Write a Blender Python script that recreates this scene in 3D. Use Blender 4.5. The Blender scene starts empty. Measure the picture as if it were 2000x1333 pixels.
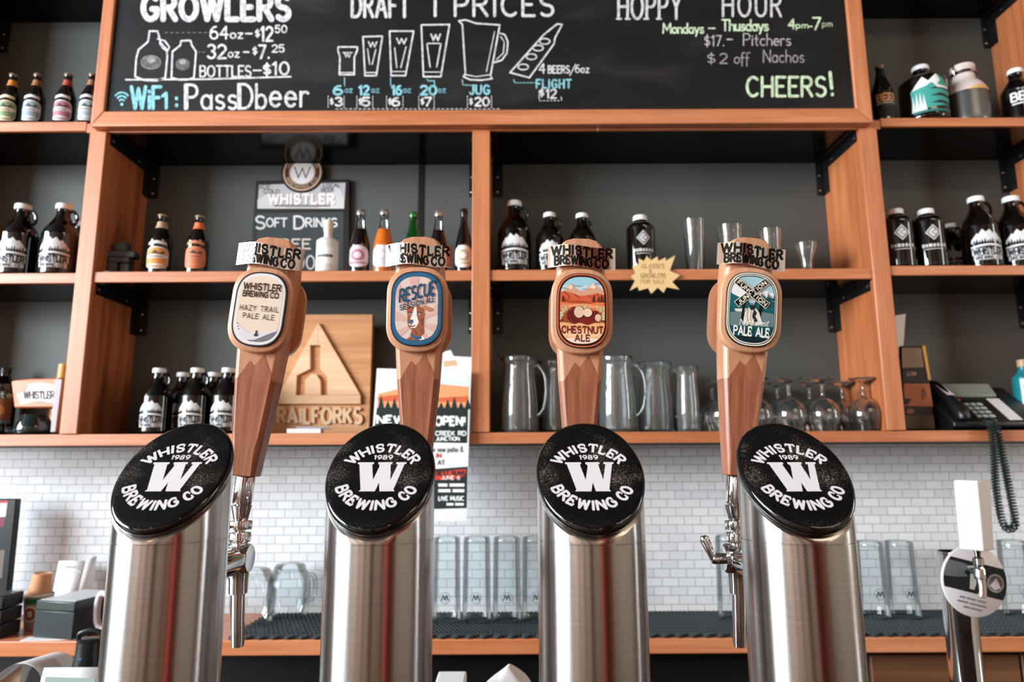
import bpy, bmesh, math, random
from mathutils import Vector, Matrix, Euler
R = math.radians
random.seed(7)
SC = bpy.context.scene
COL = SC.collection

# ------------------------------------------------------------------ camera
CAMZ, PITCH, ROLL, FPX = 1.5, R(9.4), R(0.26), 24 / 36 * 2000
_f = Vector((0, math.cos(PITCH), math.sin(PITCH)))
_u0 = Vector((0, -math.sin(PITCH), math.cos(PITCH)))
_r0 = Vector((1, 0, 0))
CU = _u0 * math.cos(ROLL) + _r0 * math.sin(ROLL)
CR = _r0 * math.cos(ROLL) - _u0 * math.sin(ROLL)
CAMP = Vector((0, 0, CAMZ))
cam = bpy.data.cameras.new('camera')
cam.lens = 24; cam.sensor_width = 36; cam.sensor_fit = 'HORIZONTAL'
cam.clip_start = 0.02; cam.clip_end = 50
cam.dof.use_dof = True; cam.dof.focus_distance = 0.77; cam.dof.aperture_fstop = 7.5
camo = bpy.data.objects.new('camera', cam); COL.objects.link(camo)
camo.matrix_world = Matrix((CR, CU, -_f)).transposed().to_4x4()
camo.location = CAMP
SC.camera = camo


def P(px, py, Y):
    """the point of the plane y = Y seen at a pixel of the 2000 x 1333 frame"""
    d = CR * ((px - 1000) / FPX) + CU * ((666.5 - py) / FPX) + _f
    return CAMP + d * (Y / d.y)


def proj(p):
    d = Vector(p) - CAMP
    z = d.dot(_f)
    return 1000 + FPX * d.dot(CR) / z, 666.5 - FPX * d.dot(CU) / z


def XP(px, z, Y):
    """x of the point at height z on the plane y = Y that shows in column px"""
    a, b = proj((0, Y, z))[0], proj((1, Y, z))[0]
    return (px - a) / (b - a)


# ------------------------------------------------------------------ world, light, exposure
SC.view_settings.view_transform = 'Standard'
SC.view_settings.look = 'None'
SC.view_settings.gamma = 1
SC.view_settings.use_curve_mapping = False
SC.view_settings.exposure = -0.78
w = bpy.data.worlds.new('world'); SC.world = w; w.use_nodes = True
w.node_tree.nodes['Background'].inputs[0].default_value = (0.75, 0.85, 1, 1)
w.node_tree.nodes['Background'].inputs[1].default_value = 0.3
SC.cycles.use_denoising = True
SC.cycles.max_bounces = 14
SC.cycles.transmission_bounces = 12
SC.cycles.glossy_bounces = 6
SC.cycles.caustics_reflective = False
SC.cycles.caustics_refractive = False
SC.cycles.sample_clamp_indirect = 8


def area(name, loc, rot, sx, sy, power, col, spread=180):
    l = bpy.data.lights.new(name, 'AREA'); l.shape = 'RECTANGLE'; l.size = sx; l.size_y = sy
    l.energy = power; l.color = col; l.spread = R(spread)
    o = bpy.data.objects.new(name, l); COL.objects.link(o); o.location = loc; o.rotation_euler = rot
    return o


def bulb(name, loc, power, col, rad):
    l = bpy.data.lights.new(name, 'POINT'); l.energy = power; l.color = col; l.shadow_soft_size = rad
    o = bpy.data.objects.new(name, l); COL.objects.link(o); o.location = loc
    return o


# daylight through the two windows of the room, and its warm lamps
area('window_daylight', (-6.53, -1.5, 3.68), (0, R(-90), 0), 1.6, 4.9, 2000, (0.82, 0.93, 1.0), 180)
area('window_street_light', (-6.53, -1.5, 2.0), (0, R(-90), 0), 1.5, 4.9, 950, (0.84, 0.93, 1.0), 180)
area('side_window_daylight', (3.93, 0.95, 2.3), (0, R(90), 0), 2.0, 0.42, 60, (1.0, 0.95, 0.9))
for i, (bx, by) in enumerate(((-1.1, -1.2), (0.5, -1.5), (1.9, -1.1))):
    bulb('pendant_bulb', (bx, by, 2.75), 7, (1.0, 0.62, 0.34), 0.05)
area('ceiling_lamp', (2.6, -1.6, 4.5), (R(35), 0, 0), 2.4, 0.6, 55, (1.0, 0.80, 0.60))

# ------------------------------------------------------------------ materials
MATS = {}


def lin(c):
    if isinstance(c, str):
        c = [int(c[i:i + 2], 16) / 255 for i in (0, 2, 4)]
        c = [x / 12.92 if x <= .04045 else ((x + .055) / 1.055) ** 2.4 for x in c]
    return (c[0], c[1], c[2], 1)


def mat(name, col='808080', rough=.5, metal=0, trans=0, ior=1.45, spec=.5, coat=0, emit=None, es=1, sss=0):
    if name in MATS: return MATS[name]
    m = bpy.data.materials.new(name); m.use_nodes = True
    b = m.node_tree.nodes['Principled BSDF']
    b.inputs['Base Color'].default_value = lin(col)
    b.inputs['Roughness'].default_value = rough
    b.inputs['Metallic'].default_value = metal
    b.inputs['Transmission Weight'].default_value = trans
    b.inputs['IOR'].default_value = ior
    b.inputs['Specular IOR Level'].default_value = spec
    b.inputs['Coat Weight'].default_value = coat
    b.inputs['Coat Roughness'].default_value = .05
    if emit:
        b.inputs['Emission Color'].default_value = lin(emit); b.inputs['Emission Strength'].default_value = es
    MATS[name] = m
    return m


def N(m, t, **kw):
    n = m.node_tree.nodes.new(t)
    for k, v in kw.items():
        if k in n.inputs: n.inputs[k].default_value = v
        else: setattr(n, k, v)
    return n


def L(m, a, ai, b, bi): m.node_tree.links.new(a.outputs[ai], b.inputs[bi])


def ramp(m, stops):
    r = N(m, 'ShaderNodeValToRGB'); e = r.color_ramp.elements
    while len(e) < len(stops): e.new(.5)
    for x, (p, c) in zip(e, stops): x.position = p; x.color = lin(c)
    return r


def wood(name, c1, c2, c3, axis='X', rough=.38, fine=60, bump=.15, spec=.5, knots=1.0):
    """stretched noise along the grain axis"""
    if name in MATS: return MATS[name]
    m = mat(name, c2, rough, spec=spec); b = m.node_tree.nodes['Principled BSDF']
    tc = N(m, 'ShaderNodeTexCoord'); mp = N(m, 'ShaderNodeMapping')
    s = [fine, fine, fine]; s['XYZ'.index(axis)] = fine * .045
    mp.inputs['Scale'].default_value = s
    L(m, tc, 'Object', mp, 'Vector')
    n1 = N(m, 'ShaderNodeTexNoise', Scale=1.0, Detail=6.0, Roughness=.6, Distortion=.6); L(m, mp, 0, n1, 'Vector')
    mp2 = N(m, 'ShaderNodeMapping'); s2 = [fine * .22] * 3; s2['XYZ'.index(axis)] = fine * .014
    mp2.inputs['Scale'].default_value = s2; L(m, tc, 'Object', mp2, 'Vector')
    n2 = N(m, 'ShaderNodeTexNoise', Scale=1.0, Detail=3.0, Distortion=1.2 * knots); L(m, mp2, 0, n2, 'Vector')
    mx = N(m, 'ShaderNodeMath', operation='ADD'); L(m, n1, 'Fac', mx, 0); L(m, n2, 'Fac', mx, 1)
    hf = N(m, 'ShaderNodeMath', operation='MULTIPLY'); hf.inputs[1].default_value = .5; L(m, mx, 0, hf, 0)
    r = ramp(m, [(.36, c1), (.5, c2), (.64, c3)]); L(m, hf, 0, r, 0); L(m, r, 0, b, 'Base Color')
    bp = N(m, 'ShaderNodeBump', Strength=bump, Distance=.001); L(m, n1, 'Fac', bp, 'Height'); L(m, bp, 0, b, 'Normal')
    return m


def ink(c, rough=.55):
    return mat('ink_' + c, c, rough, spec=.35)


WOODX = wood('fir_lengthwise', 'ac643c', 'c0744a', 'cf865c', 'X', rough=.42, spec=.7)
WOODZ = wood('fir_upright', 'ac643c', 'c0744a', 'cf865c', 'Z', rough=.42, spec=.8)
WOODP = wood('fir_panel_boards', '8a4a28', 'b6683e', 'cc8052', 'Z', fine=26)
MAPLE = wood('handle_maple', 'bd8260', 'cb9270', 'd7a282', 'Z', rough=.34, fine=150, bump=.04)
WALNUT = wood('handle_walnut', '84492f', '9f6146', 'b6795b', 'Z', rough=.34, fine=200, bump=.05)
SIGNW = wood('sign_cedar', 'b4794a', 'c98d5d', 'd8a274', 'X', rough=.55, fine=40)
SIGNL = wood('sign_cedar_face', 'd2a57c', 'dfb690', 'e6c3a2', 'X', rough=.6, fine=40)
BLKB = mat('black_painted_board', '070707', .14, spec=.22)
BLKM = mat('black_powder_coat', '161616', .38)
CHROME = mat('chrome', 'dcdcdc', .06, 1)
STEELP = mat('bolt_steel', 'b8b0a8', .25, 1)
BGLASS = mat('brown_bottle_glass', '0b0605', .04, spec=.6, coat=.3)
CAPW = mat('white_cap', 'e4e2df', .4)
RUBBER = mat('black_rubber', '2c3232', .55)
BLKP = mat('black_plastic', '141516', .35)
PAPER = mat('white_paper', 'e9e7e6', .7)

# brushed steel of the towers: circular brushing
STEEL = mat('brushed_steel', 'b9b4b0', .24, 1)
_b = STEEL.node_tree.nodes['Principled BSDF']
_t = N(STEEL, 'ShaderNodeTangent', direction_type='RADIAL', axis='Z'); L(STEEL, _t, 0, _b, 'Tangent')
_b.inputs['Anisotropic'].default_value = .8; _b.inputs['Anisotropic Rotation'].default_value = .25
_tc = N(STEEL, 'ShaderNodeTexCoord'); _mp = N(STEEL, 'ShaderNodeMapping'); _mp.inputs['Scale'].default_value = (14, 14, 2600)
L(STEEL, _tc, 'Object', _mp, 'Vector')
_n = N(STEEL, 'ShaderNodeTexNoise', Scale=1.0, Detail=3.0); L(STEEL, _mp, 0, _n, 'Vector')
_r = ramp(STEEL, [(.3, 'b4afab'), (.7, 'c4c0bc')]); L(STEEL, _n, 'Fac', _r, 0); L(STEEL, _r, 0, _b, 'Base Color')

# dusty glossy black of the tower caps
DUST = mat('dusty_black_acrylic', '0c0b0b', .12, spec=.6)
_b = DUST.node_tree.nodes['Principled BSDF']
_tc = N(DUST, 'ShaderNodeTexCoord')
_n = N(DUST, 'ShaderNodeTexNoise', Scale=900.0, Detail=2.0, Roughness=.6); L(DUST, _tc, 'Object', _n, 'Vector')
_n2 = N(DUST, 'ShaderNodeTexNoise', Scale=22.0, Detail=2.0); L(DUST, _tc, 'Object', _n2, 'Vector')
_a = N(DUST, 'ShaderNodeMath', operation='MULTIPLY'); L(DUST, _n, 'Fac', _a, 0); L(DUST, _n2, 'Fac', _a, 1)
_r = ramp(DUST, [(.24, '0e0d0d'), (.31, '2a2623'), (.40, '7d7268')]); L(DUST, _a, 0, _r, 0); L(DUST, _r, 0, _b, 'Base Color')
_rr = ramp(DUST, [(.25, '262626'), (.42, '909090')]); L(DUST, _a, 0, _rr, 0); L(DUST, _rr, 0, _b, 'Roughness')


def thin_glass(name, tint, edge, gloss=1.0):
    """thin-walled glass: clear face-on, tinted and mirror-like at grazing angles"""
    m = bpy.data.materials.new(name); m.use_nodes = True; nt = m.node_tree
    for n in list(nt.nodes): nt.nodes.remove(n)
    out = N(m, 'ShaderNodeOutputMaterial'); mx = N(m, 'ShaderNodeMixShader')
    tr = N(m, 'ShaderNodeBsdfTransparent'); gl = N(m, 'ShaderNodeBsdfGlossy', Roughness=.03)
    lw = N(m, 'ShaderNodeLayerWeight', Blend=.35)
    r = ramp(m, [(.0, tint), (.55, tint), (1.0, edge)]); L(m, lw, 'Facing', r, 0); L(m, r, 0, tr, 'Color')
    fr = N(m, 'ShaderNodeFresnel', IOR=1.5)
    k = N(m, 'ShaderNodeMath', operation='MULTIPLY'); k.inputs[1].default_value = gloss; L(m, fr, 0, k, 0)
    L(m, k, 0, mx, 0); L(m, tr, 0, mx, 1); L(m, gl, 0, mx, 2); L(m, mx, 0, out, 0)
    MATS[name] = m
    return m


TGLASS = thin_glass('thin_clear_glass', 'f6fafa', '8a9a9c')
PGLASS = thin_glass('pint_glass', 'f4f8f9', 'c2d0d4', .8)
CGLASS = mat('thick_clear_glass', 'f2f7f8', .0, trans=.95, ior=1.5, coat=.6)
SGLASS = mat('sparkling_clear_glass', 'f8fafa', .0, trans=.985, ior=1.5, coat=.6)
GGLASS = mat('green_bottle_glass', '1f7a2c', .03, trans=.85, ior=1.45)

WALLM = mat('dark_grey_wall_paint', '4d504e', .5)
_b = WALLM.node_tree.nodes['Principled BSDF']

TILE = mat('white_tile', 'dcdcde', .22)
_b = TILE.node_tree.nodes['Principled BSDF']
_tc = N(TILE, 'ShaderNodeTexCoord'); _mp = N(TILE, 'ShaderNodeMapping'); _mp.inputs['Rotation'].default_value = (R(-90), 0, 0)
L(TILE, _tc, 'Object', _mp, 'Vector')
_k = N(TILE, 'ShaderNodeTexBrick', offset=.5); L(TILE, _mp, 0, _k, 'Vector')
for k_, v_ in (('Color1', lin('eaeaec')), ('Color2', lin('dcdde0')), ('Mortar', lin('b3b3b6')), ('Scale', 1.0), ('Mortar Size', .0017),
               ('Mortar Smooth', .1), ('Brick Width', .0655), ('Row Height', .0338), ('Bias', 0.0)): _k.inputs[k_].default_value = v_
L(TILE, _k, 'Color', _b, 'Base Color')
_bp = N(TILE, 'ShaderNodeBump', Strength=.5, Distance=.002, invert=True); L(TILE, _k, 'Fac', _bp, 'Height'); L(TILE, _bp, 0, _b, 'Normal')

CHALKB = mat('chalkboard_slate', '161617', .6, spec=.3)
_b = CHALKB.node_tree.nodes['Principled BSDF']
_tc = N(CHALKB, 'ShaderNodeTexCoord'); _mp = N(CHALKB, 'ShaderNodeMapping'); _mp.inputs['Scale'].default_value = (1.6, 3, 4)
L(CHALKB, _tc, 'Object', _mp, 'Vector')
_n = N(CHALKB, 'ShaderNodeTexNoise', Scale=1.3, Detail=6.0, Distortion=.5); L(CHALKB, _mp, 0, _n, 'Vector')
_r = ramp(CHALKB, [(.38, '0d0d0e'), (.58, '171616'), (.75, '2c2928')]); L(CHALKB, _n, 'Fac', _r, 0); L(CHALKB, _r, 0, _b, 'Base Color')


# ------------------------------------------------------------------ mesh builder
class MB:
    def __init__(s): s.v = []; s.f = []; s.m = []; s.M = Matrix()

    def add(s, vs, fs, mi=0):
        b = len(s.v); s.v += [s.M @ Vector(v) for v in vs]
        for k, f in enumerate(fs):
            s.f.append([b + i for i in f]); s.m.append(mi[k] if isinstance(mi, (list, tuple)) else mi)
        return s

    def box(s, c, d, mi=0, rot=None):
        vs = []
        for x in (-1, 1):
            for y in (-1, 1):
                for z in (-1, 1):
                    v = Vector((x * d[0] / 2, y * d[1] / 2, z * d[2] / 2))
                    if rot: v = Euler(rot).to_matrix() @ v
                    vs.append(v + Vector(c))
        return s.add(vs, [(0, 1, 3, 2), (4, 6, 7, 5), (0, 4, 5, 1), (2, 3, 7, 6), (0, 2, 6, 4), (1, 5, 7, 3)], mi)

    def bx(s, x0, x1, y0, y1, z0, z1, mi=0):
        return s.box(((x0 + x1) / 2, (y0 + y1) / 2, (z0 + z1) / 2), (abs(x1 - x0), abs(y1 - y0), abs(z1 - z0)), mi)

    def rings(s, rings, mi=0, cap=True, close=True):
        n = len(rings[0]); vs = [p for r in rings for p in r]; fs = []; ms = []
        for i in range(len(rings) - 1):
            for j in range(n if close else n - 1):
                k = (j + 1) % n
                fs.append((i * n + j, i * n + k, (i + 1) * n + k, (i + 1) * n + j)); ms.append(mi[i] if isinstance(mi, (list, tuple)) else mi)
        if cap:
            a, b = (mi[0], mi[-1]) if isinstance(mi, (list, tuple)) else (mi, mi)
            fs.append(tuple(range(n - 1, -1, -1))); ms.append(a)
            fs.append(tuple((len(rings) - 1) * n + j for j in range(n))); ms.append(b)
        return s.add(vs, fs, ms)

    def lathe(s, prof, n=32, mi=0, c=(0, 0, 0), axis='Z', cap=True):
        rs = []
        for r, z in prof:
            ring = []
            for j in range(n):
                a = 2 * math.pi * j / n; x, y = max(r, 1e-5) * math.cos(a), max(r, 1e-5) * math.sin(a)
                p = {'Z': (x, y, z), 'Y': (x, z, y), 'X': (z, x, y)}[axis]
                ring.append(Vector(p) + Vector(c))
            rs.append(ring)
        return s.rings(rs, mi, cap)

    def tube(s, pts, r, n=10, mi=0, cap=True, flat=1.0):
        pts = [Vector(p) for p in pts]; rs = []; prev = None
        if 5 <= len(pts) <= 16:      # round off the bends of short paths
            q, rq = [], []; m_ = len(pts) - 1; rl = r if isinstance(r, (list, tuple)) else [r] * len(pts)
            for i in range(m_):
                p0, p1, p2, p3 = pts[max(i - 1, 0)], pts[i], pts[i + 1], pts[min(i + 2, m_)]
                for k in range(5):
                    t = k / 5; q.append(.5 * (2 * p1 + (p2 - p0) * t + (2 * p0 - 5 * p1 + 4 * p2 - p3) * t * t + (3 * p1 - p0 - 3 * p2 + p3) * t ** 3)); rq.append(rl[i] + (rl[i + 1] - rl[i]) * t)
            pts, r = q + [pts[-1]], rq + [rl[-1]]
        for i, p in enumerate(pts):
            t = (pts[min(i + 1, len(pts) - 1)] - pts[max(i - 1, 0)]).normalized()
            if prev is None:
                a = Vector((0, 0, 1)) if abs(t.z) < .9 else Vector((0, 1, 0))
                u = t.cross(a).normalized()
            else:
                u = (prev - t * prev.dot(t)).normalized()
            prev = u; v = t.cross(u); rr = r[i] if isinstance(r, (list, tuple)) else r
            rs.append([p + u * (rr * math.cos(2 * math.pi * j / n)) + v * (rr * flat * math.sin(2 * math.pi * j / n)) for j in range(n)])
        return s.rings(rs, mi, cap)

    def prism(s, poly, y0, y1, mi=0):
        """polygon in the x-z plane pulled from y0 to y1"""
        n = len(poly); vs = [(x, y0, z) for x, z in poly] + [(x, y1, z) for x, z in poly]
        fs = [tuple(range(n)), tuple(range(2 * n - 1, n - 1, -1))] + [(i, i + n, (i + 1) % n + n, (i + 1) % n) for i in range(n)]
        return s.add(vs, fs, mi)

    def build(s, name, mats, parent=None, bevel=0, smooth=35, seg=2, recalc=True, loc=None):
        me = bpy.data.meshes.new(name); me.from_pydata([tuple(v) for v in s.v], [], s.f)
        if not isinstance(mats, (list, tuple)): mats = [mats]
        for m in mats: me.materials.append(m)
        for p, i in zip(me.polygons, s.m): p.material_index = i
        if recalc:
            bm = bmesh.new(); bm.from_mesh(me); bmesh.ops.recalc_face_normals(bm, faces=bm.faces); bm.to_mesh(me); bm.free()
        if smooth:
            me.shade_smooth(); me.set_sharp_from_angle(angle=R(smooth))
        o = bpy.data.objects.new(name, me); COL.objects.link(o)
        if parent: o.parent = parent
        if loc: o.location = loc
        if bevel:
            b = o.modifiers.new('bevel', 'BEVEL'); b.width = bevel; b.segments = seg; b.limit_method = 'ANGLE'; b.angle_limit = R(40)
            b.harden_normals = False
        return o


def arc(cx, cy, rx, ry, a0, a1, n=8):
    return [(cx + rx * math.cos(R(a0 + (a1 - a0) * i / n)), cy + ry * math.sin(R(a0 + (a1 - a0) * i / n))) for i in range(n + 1)]


def clip(poly, conv):
    """clip a polygon by a convex counter-clockwise polygon"""
    out = list(poly)
    for i in range(len(conv)):
        a, b = conv[i], conv[(i + 1) % len(conv)]
        ins = lambda p: (b[0] - a[0]) * (p[1] - a[1]) - (b[1] - a[1]) * (p[0] - a[0]) >= -1e-12
        src, out = out, []
        for j in range(len(src)):
            p, q = src[j - 1], src[j]; ip, iq = ins(p), ins(q)
            if ip != iq:
                d = (b[0] - a[0]) * (q[1] - p[1]) - (b[1] - a[1]) * (q[0] - p[0])
                if abs(d) > 1e-15:
                    t = -((b[0] - a[0]) * (p[1] - a[1]) - (b[1] - a[1]) * (p[0] - a[0])) / d
                    out.append((p[0] + (q[0] - p[0]) * t, p[1] + (q[1] - p[1]) * t))
            if iq: out.append(q)
        if len(out) < 3: return []
    return out


# ------------------------------------------------------------------ a stroke alphabet
G = {
    'A': (.78, [[(0, 0), (.39, 1), (.78, 0)], [(.13, .33), (.65, .33)]]),
    'B': (.62, [[(.36, .53), (0, .53)], [(0, 0), (0, 1), (.32, 1)] + arc(.34, .765, .23, .235, 90, -90) + arc(.36, .265, .26, .265, 90, -90) + [(0, 0)]]),
    'C': (.7, [arc(.39, .5, .39, .5, 48, 312, 14)]),
    'D': (.7, [[(0, 0), (0, 1), (.26, 1)] + arc(.28, .5, .42, .5, 90, -90, 12) + [(0, 0)]]),
    'E': (.55, [[(.55, 1), (0, 1), (0, 0), (.55, 0)], [(0, .52), (.42, .52)]]),
    'F': (.55, [[(.55, 1), (0, 1), (0, 0)], [(0, .5), (.42, .5)]]),
    'G': (.74, [arc(.39, .5, .39, .5, 48, 320, 14) + [(.72, .44), (.46, .44)]]),
    'H': (.66, [[(0, 0), (0, 1)], [(.66, 0), (.66, 1)], [(0, .5), (.66, .5)]]),
    'I': (.12, [[(.06, 0), (.06, 1)]]),
    'J': (.45, [[(.45, 1), (.45, .24)] + arc(.22, .24, .23, .24, 0, -165)]),
    'K': (.64, [[(0, 0), (0, 1)], [(.62, 1), (0, .4)], [(.2, .58), (.64, 0)]]),
    'L': (.52, [[(0, 1), (0, 0), (.52, 0)]]),
    'M': (.9, [[(0, 0), (.06, 1), (.45, .3), (.84, 1), (.9, 0)]]),
    'N': (.68, [[(0, 0), (0, 1), (.68, 0), (.68, 1)]]),
    'O': (.8, [arc(.4, .5, .4, .5, 90, 450, 18)]),
    'P': (.6, [[(0, 0), (0, 1), (.32, 1)] + arc(.33, .74, .27, .26, 90, -90) + [(0, .48)]]),
    'R': (.64, [[(0, 0), (0, 1), (.32, 1)] + arc(.33, .75, .27, .25, 90, -90) + [(0, .5)], [(.28, .5), (.64, 0)]]),
    'S': (.6, [arc(.3, .75, .28, .25, 35, 270, 9) + arc(.3, .25, .3, .25, 90, -145, 9)[1:]]),
    'T': (.66, [[(0, 1), (.66, 1)], [(.33, 1), (.33, 0)]]),
    'U': (.66, [[(0, 1), (0, .32)] + arc(.33, .32, .33, .32, 180, 360) + [(.66, 1)]]),
    'V': (.74, [[(0, 1), (.37, 0), (.74, 1)]]),
    'W': (1.02, [[(0, 1), (.26, 0), (.51, .92), (.76, 0), (1.02, 1)]]),
    'Y': (.7, [[(0, 1), (.35, .48), (.7, 1)], [(.35, .48), (.35, 0)]]),
    'Z': (.62, [[(0, 1), (.62, 1), (0, 0), (.62, 0)]]),
    'a': (.5, [arc(.24, .28, .24, .28, 40, 320, 10), [(.48, .56), (.48, 0)]]),
    'b': (.5, [[(0, 1), (0, 0)], arc(.24, .28, .24, .28, 140, -140, 10)]),
    'c': (.45, [arc(.25, .28, .25, .28, 50, 310, 10)]),
    'd': (.5, [arc(.24, .28, .24, .28, 40, 320, 10), [(.48, 1), (.48, 0)]]),
    'e': (.48, [[(0, .3), (.48, .3)] + arc(.24, .28, .24, .28, 5, 315, 10)]),
    'f': (.34, [arc(.3, .8, .18, .2, 60, 180, 5) + [(.12, -.25)], [(0, .52), (.3, .52)]]),
    'h': (.46, [[(0, 1), (0, 0)], [(0, .32)] + arc(.23, .32, .23, .24, 180, 0, 6) + [(.46, 0)]]),
    'i': (.1, [[(.05, 0), (.05, .56)], [(.05, .76), (.05, .8)]]),
    'k': (.44, [[(0, 0), (0, 1)], [(.4, .56), (0, .24)], [(.14, .36), (.44, 0)]]),
    'l': (.1, [[(.05, 0), (.05, 1)]]),
    'm': (.74, [[(0, 0), (0, .56)], [(0, .34)] + arc(.18, .36, .18, .2, 180, 0, 5) + [(.36, 0)], [(.36, .34)] + arc(.55, .36, .19, .2, 180, 0, 5) + [(.74, 0)]]),
    'n': (.44, [[(0, 0), (0, .56)], [(0, .32)] + arc(.22, .34, .22, .22, 180, 0, 6) + [(.44, 0)]]),
    'o': (.5, [arc(.25, .28, .25, .28, 90, 450, 12)]),
    'p': (.5, [[(0, .56), (0, -.3)], arc(.24, .28, .24, .28, 140, -140, 10)]),
    'r': (.34, [[(0, 0), (0, .56)], [(0, .34)] + arc(.2, .36, .2, .2, 180, 50, 5)]),
    's': (.4, [arc(.2, .42, .18, .14, 35, 270, 6) + arc(.2, .14, .2, .14, 90, -145, 6)[1:]]),
    't': (.34, [[(.14, .85), (.14, .12)] + arc(.26, .12, .12, .12, 180, 290, 4), [(0, .56), (.32, .56)]]),
    'u': (.44, [[(0, .56), (0, .2)] + arc(.22, .22, .22, .22, 180, 360, 6) + [(.44, .56)], [(.44, .56), (.44, 0)]]),
    'w': (.66, [[(0, .56), (.17, 0), (.33, .5), (.49, 0), (.66, .56)]]),
    'y': (.46, [[(0, .56), (.23, .04)], [(.46, .56), (.14, -.3)]]),
    'z': (.42, [[(0, .56), (.42, .56), (0, 0), (.42, 0)]]),
    '0': (.6, [arc(.3, .5, .3, .5, 90, 450, 16)]),
    '1': (.26, [[(0, .8), (.2, 1), (.2, 0)]]),
    '2': (.56, [arc(.28, .72, .28, .28, 160, -20, 8) + [(0, 0), (.56, 0)]]),
    '3': (.54, [arc(.26, .76, .26, .24, 145, -80, 8) + arc(.26, .27, .28, .27, 80, -150, 8)]),
    '4': (.6, [[(.46, 0), (.46, 1), (0, .34), (.6, .34)]]),
    '5': (.55, [[(.5, 1), (.06, 1), (.02, .56)] + arc(.26, .32, .28, .32, 125, -150, 9)]),
    '6': (.58, [[(.46, .98)] + arc(.42, .3, .42, .68, 110, 180, 5) + arc(.29, .3, .29, .3, 180, 530, 12)]),
    '7': (.54, [[(0, 1), (.54, 1), (.16, 0)]]),
    '8': (.56, [arc(.28, .76, .23, .24, 270, 630, 12), arc(.28, .26, .28, .26, 90, 450, 12)]),
    '9': (.56, [arc(.28, .7, .28, .3, 0, 360, 12) + [(.5, .3), (.2, 0)]]),
    '$': (.56, [arc(.28, .7, .26, .2, 35, 270, 7) + arc(.28, .3, .28, .2, 90, -145, 7)[1:], [(.28, 1.1), (.28, -.1)]]),
    '!': (.12, [[(.06, 1), (.06, .3)], [(.06, .02), (.06, .04)]]),
    '-': (.4, [[(0, .42), (.4, .42)]]), '.': (.1, [[(.05, .02), (.05, .05)]]), ':': (.1, [[(.05, .1), (.05, .14)], [(.05, .5), (.05, .54)]]),
    '/': (.4, [[(0, -.1), (.4, 1)]]), '&': (.7, [[(.7, 0), (.15, .7)] + arc(.3, .8, .18, .2, 190, -20, 7) + [(.05, .35)] + arc(.28, .24, .26, .24, 160, 360, 6)]), ' ': (.36, []),
}


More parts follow.
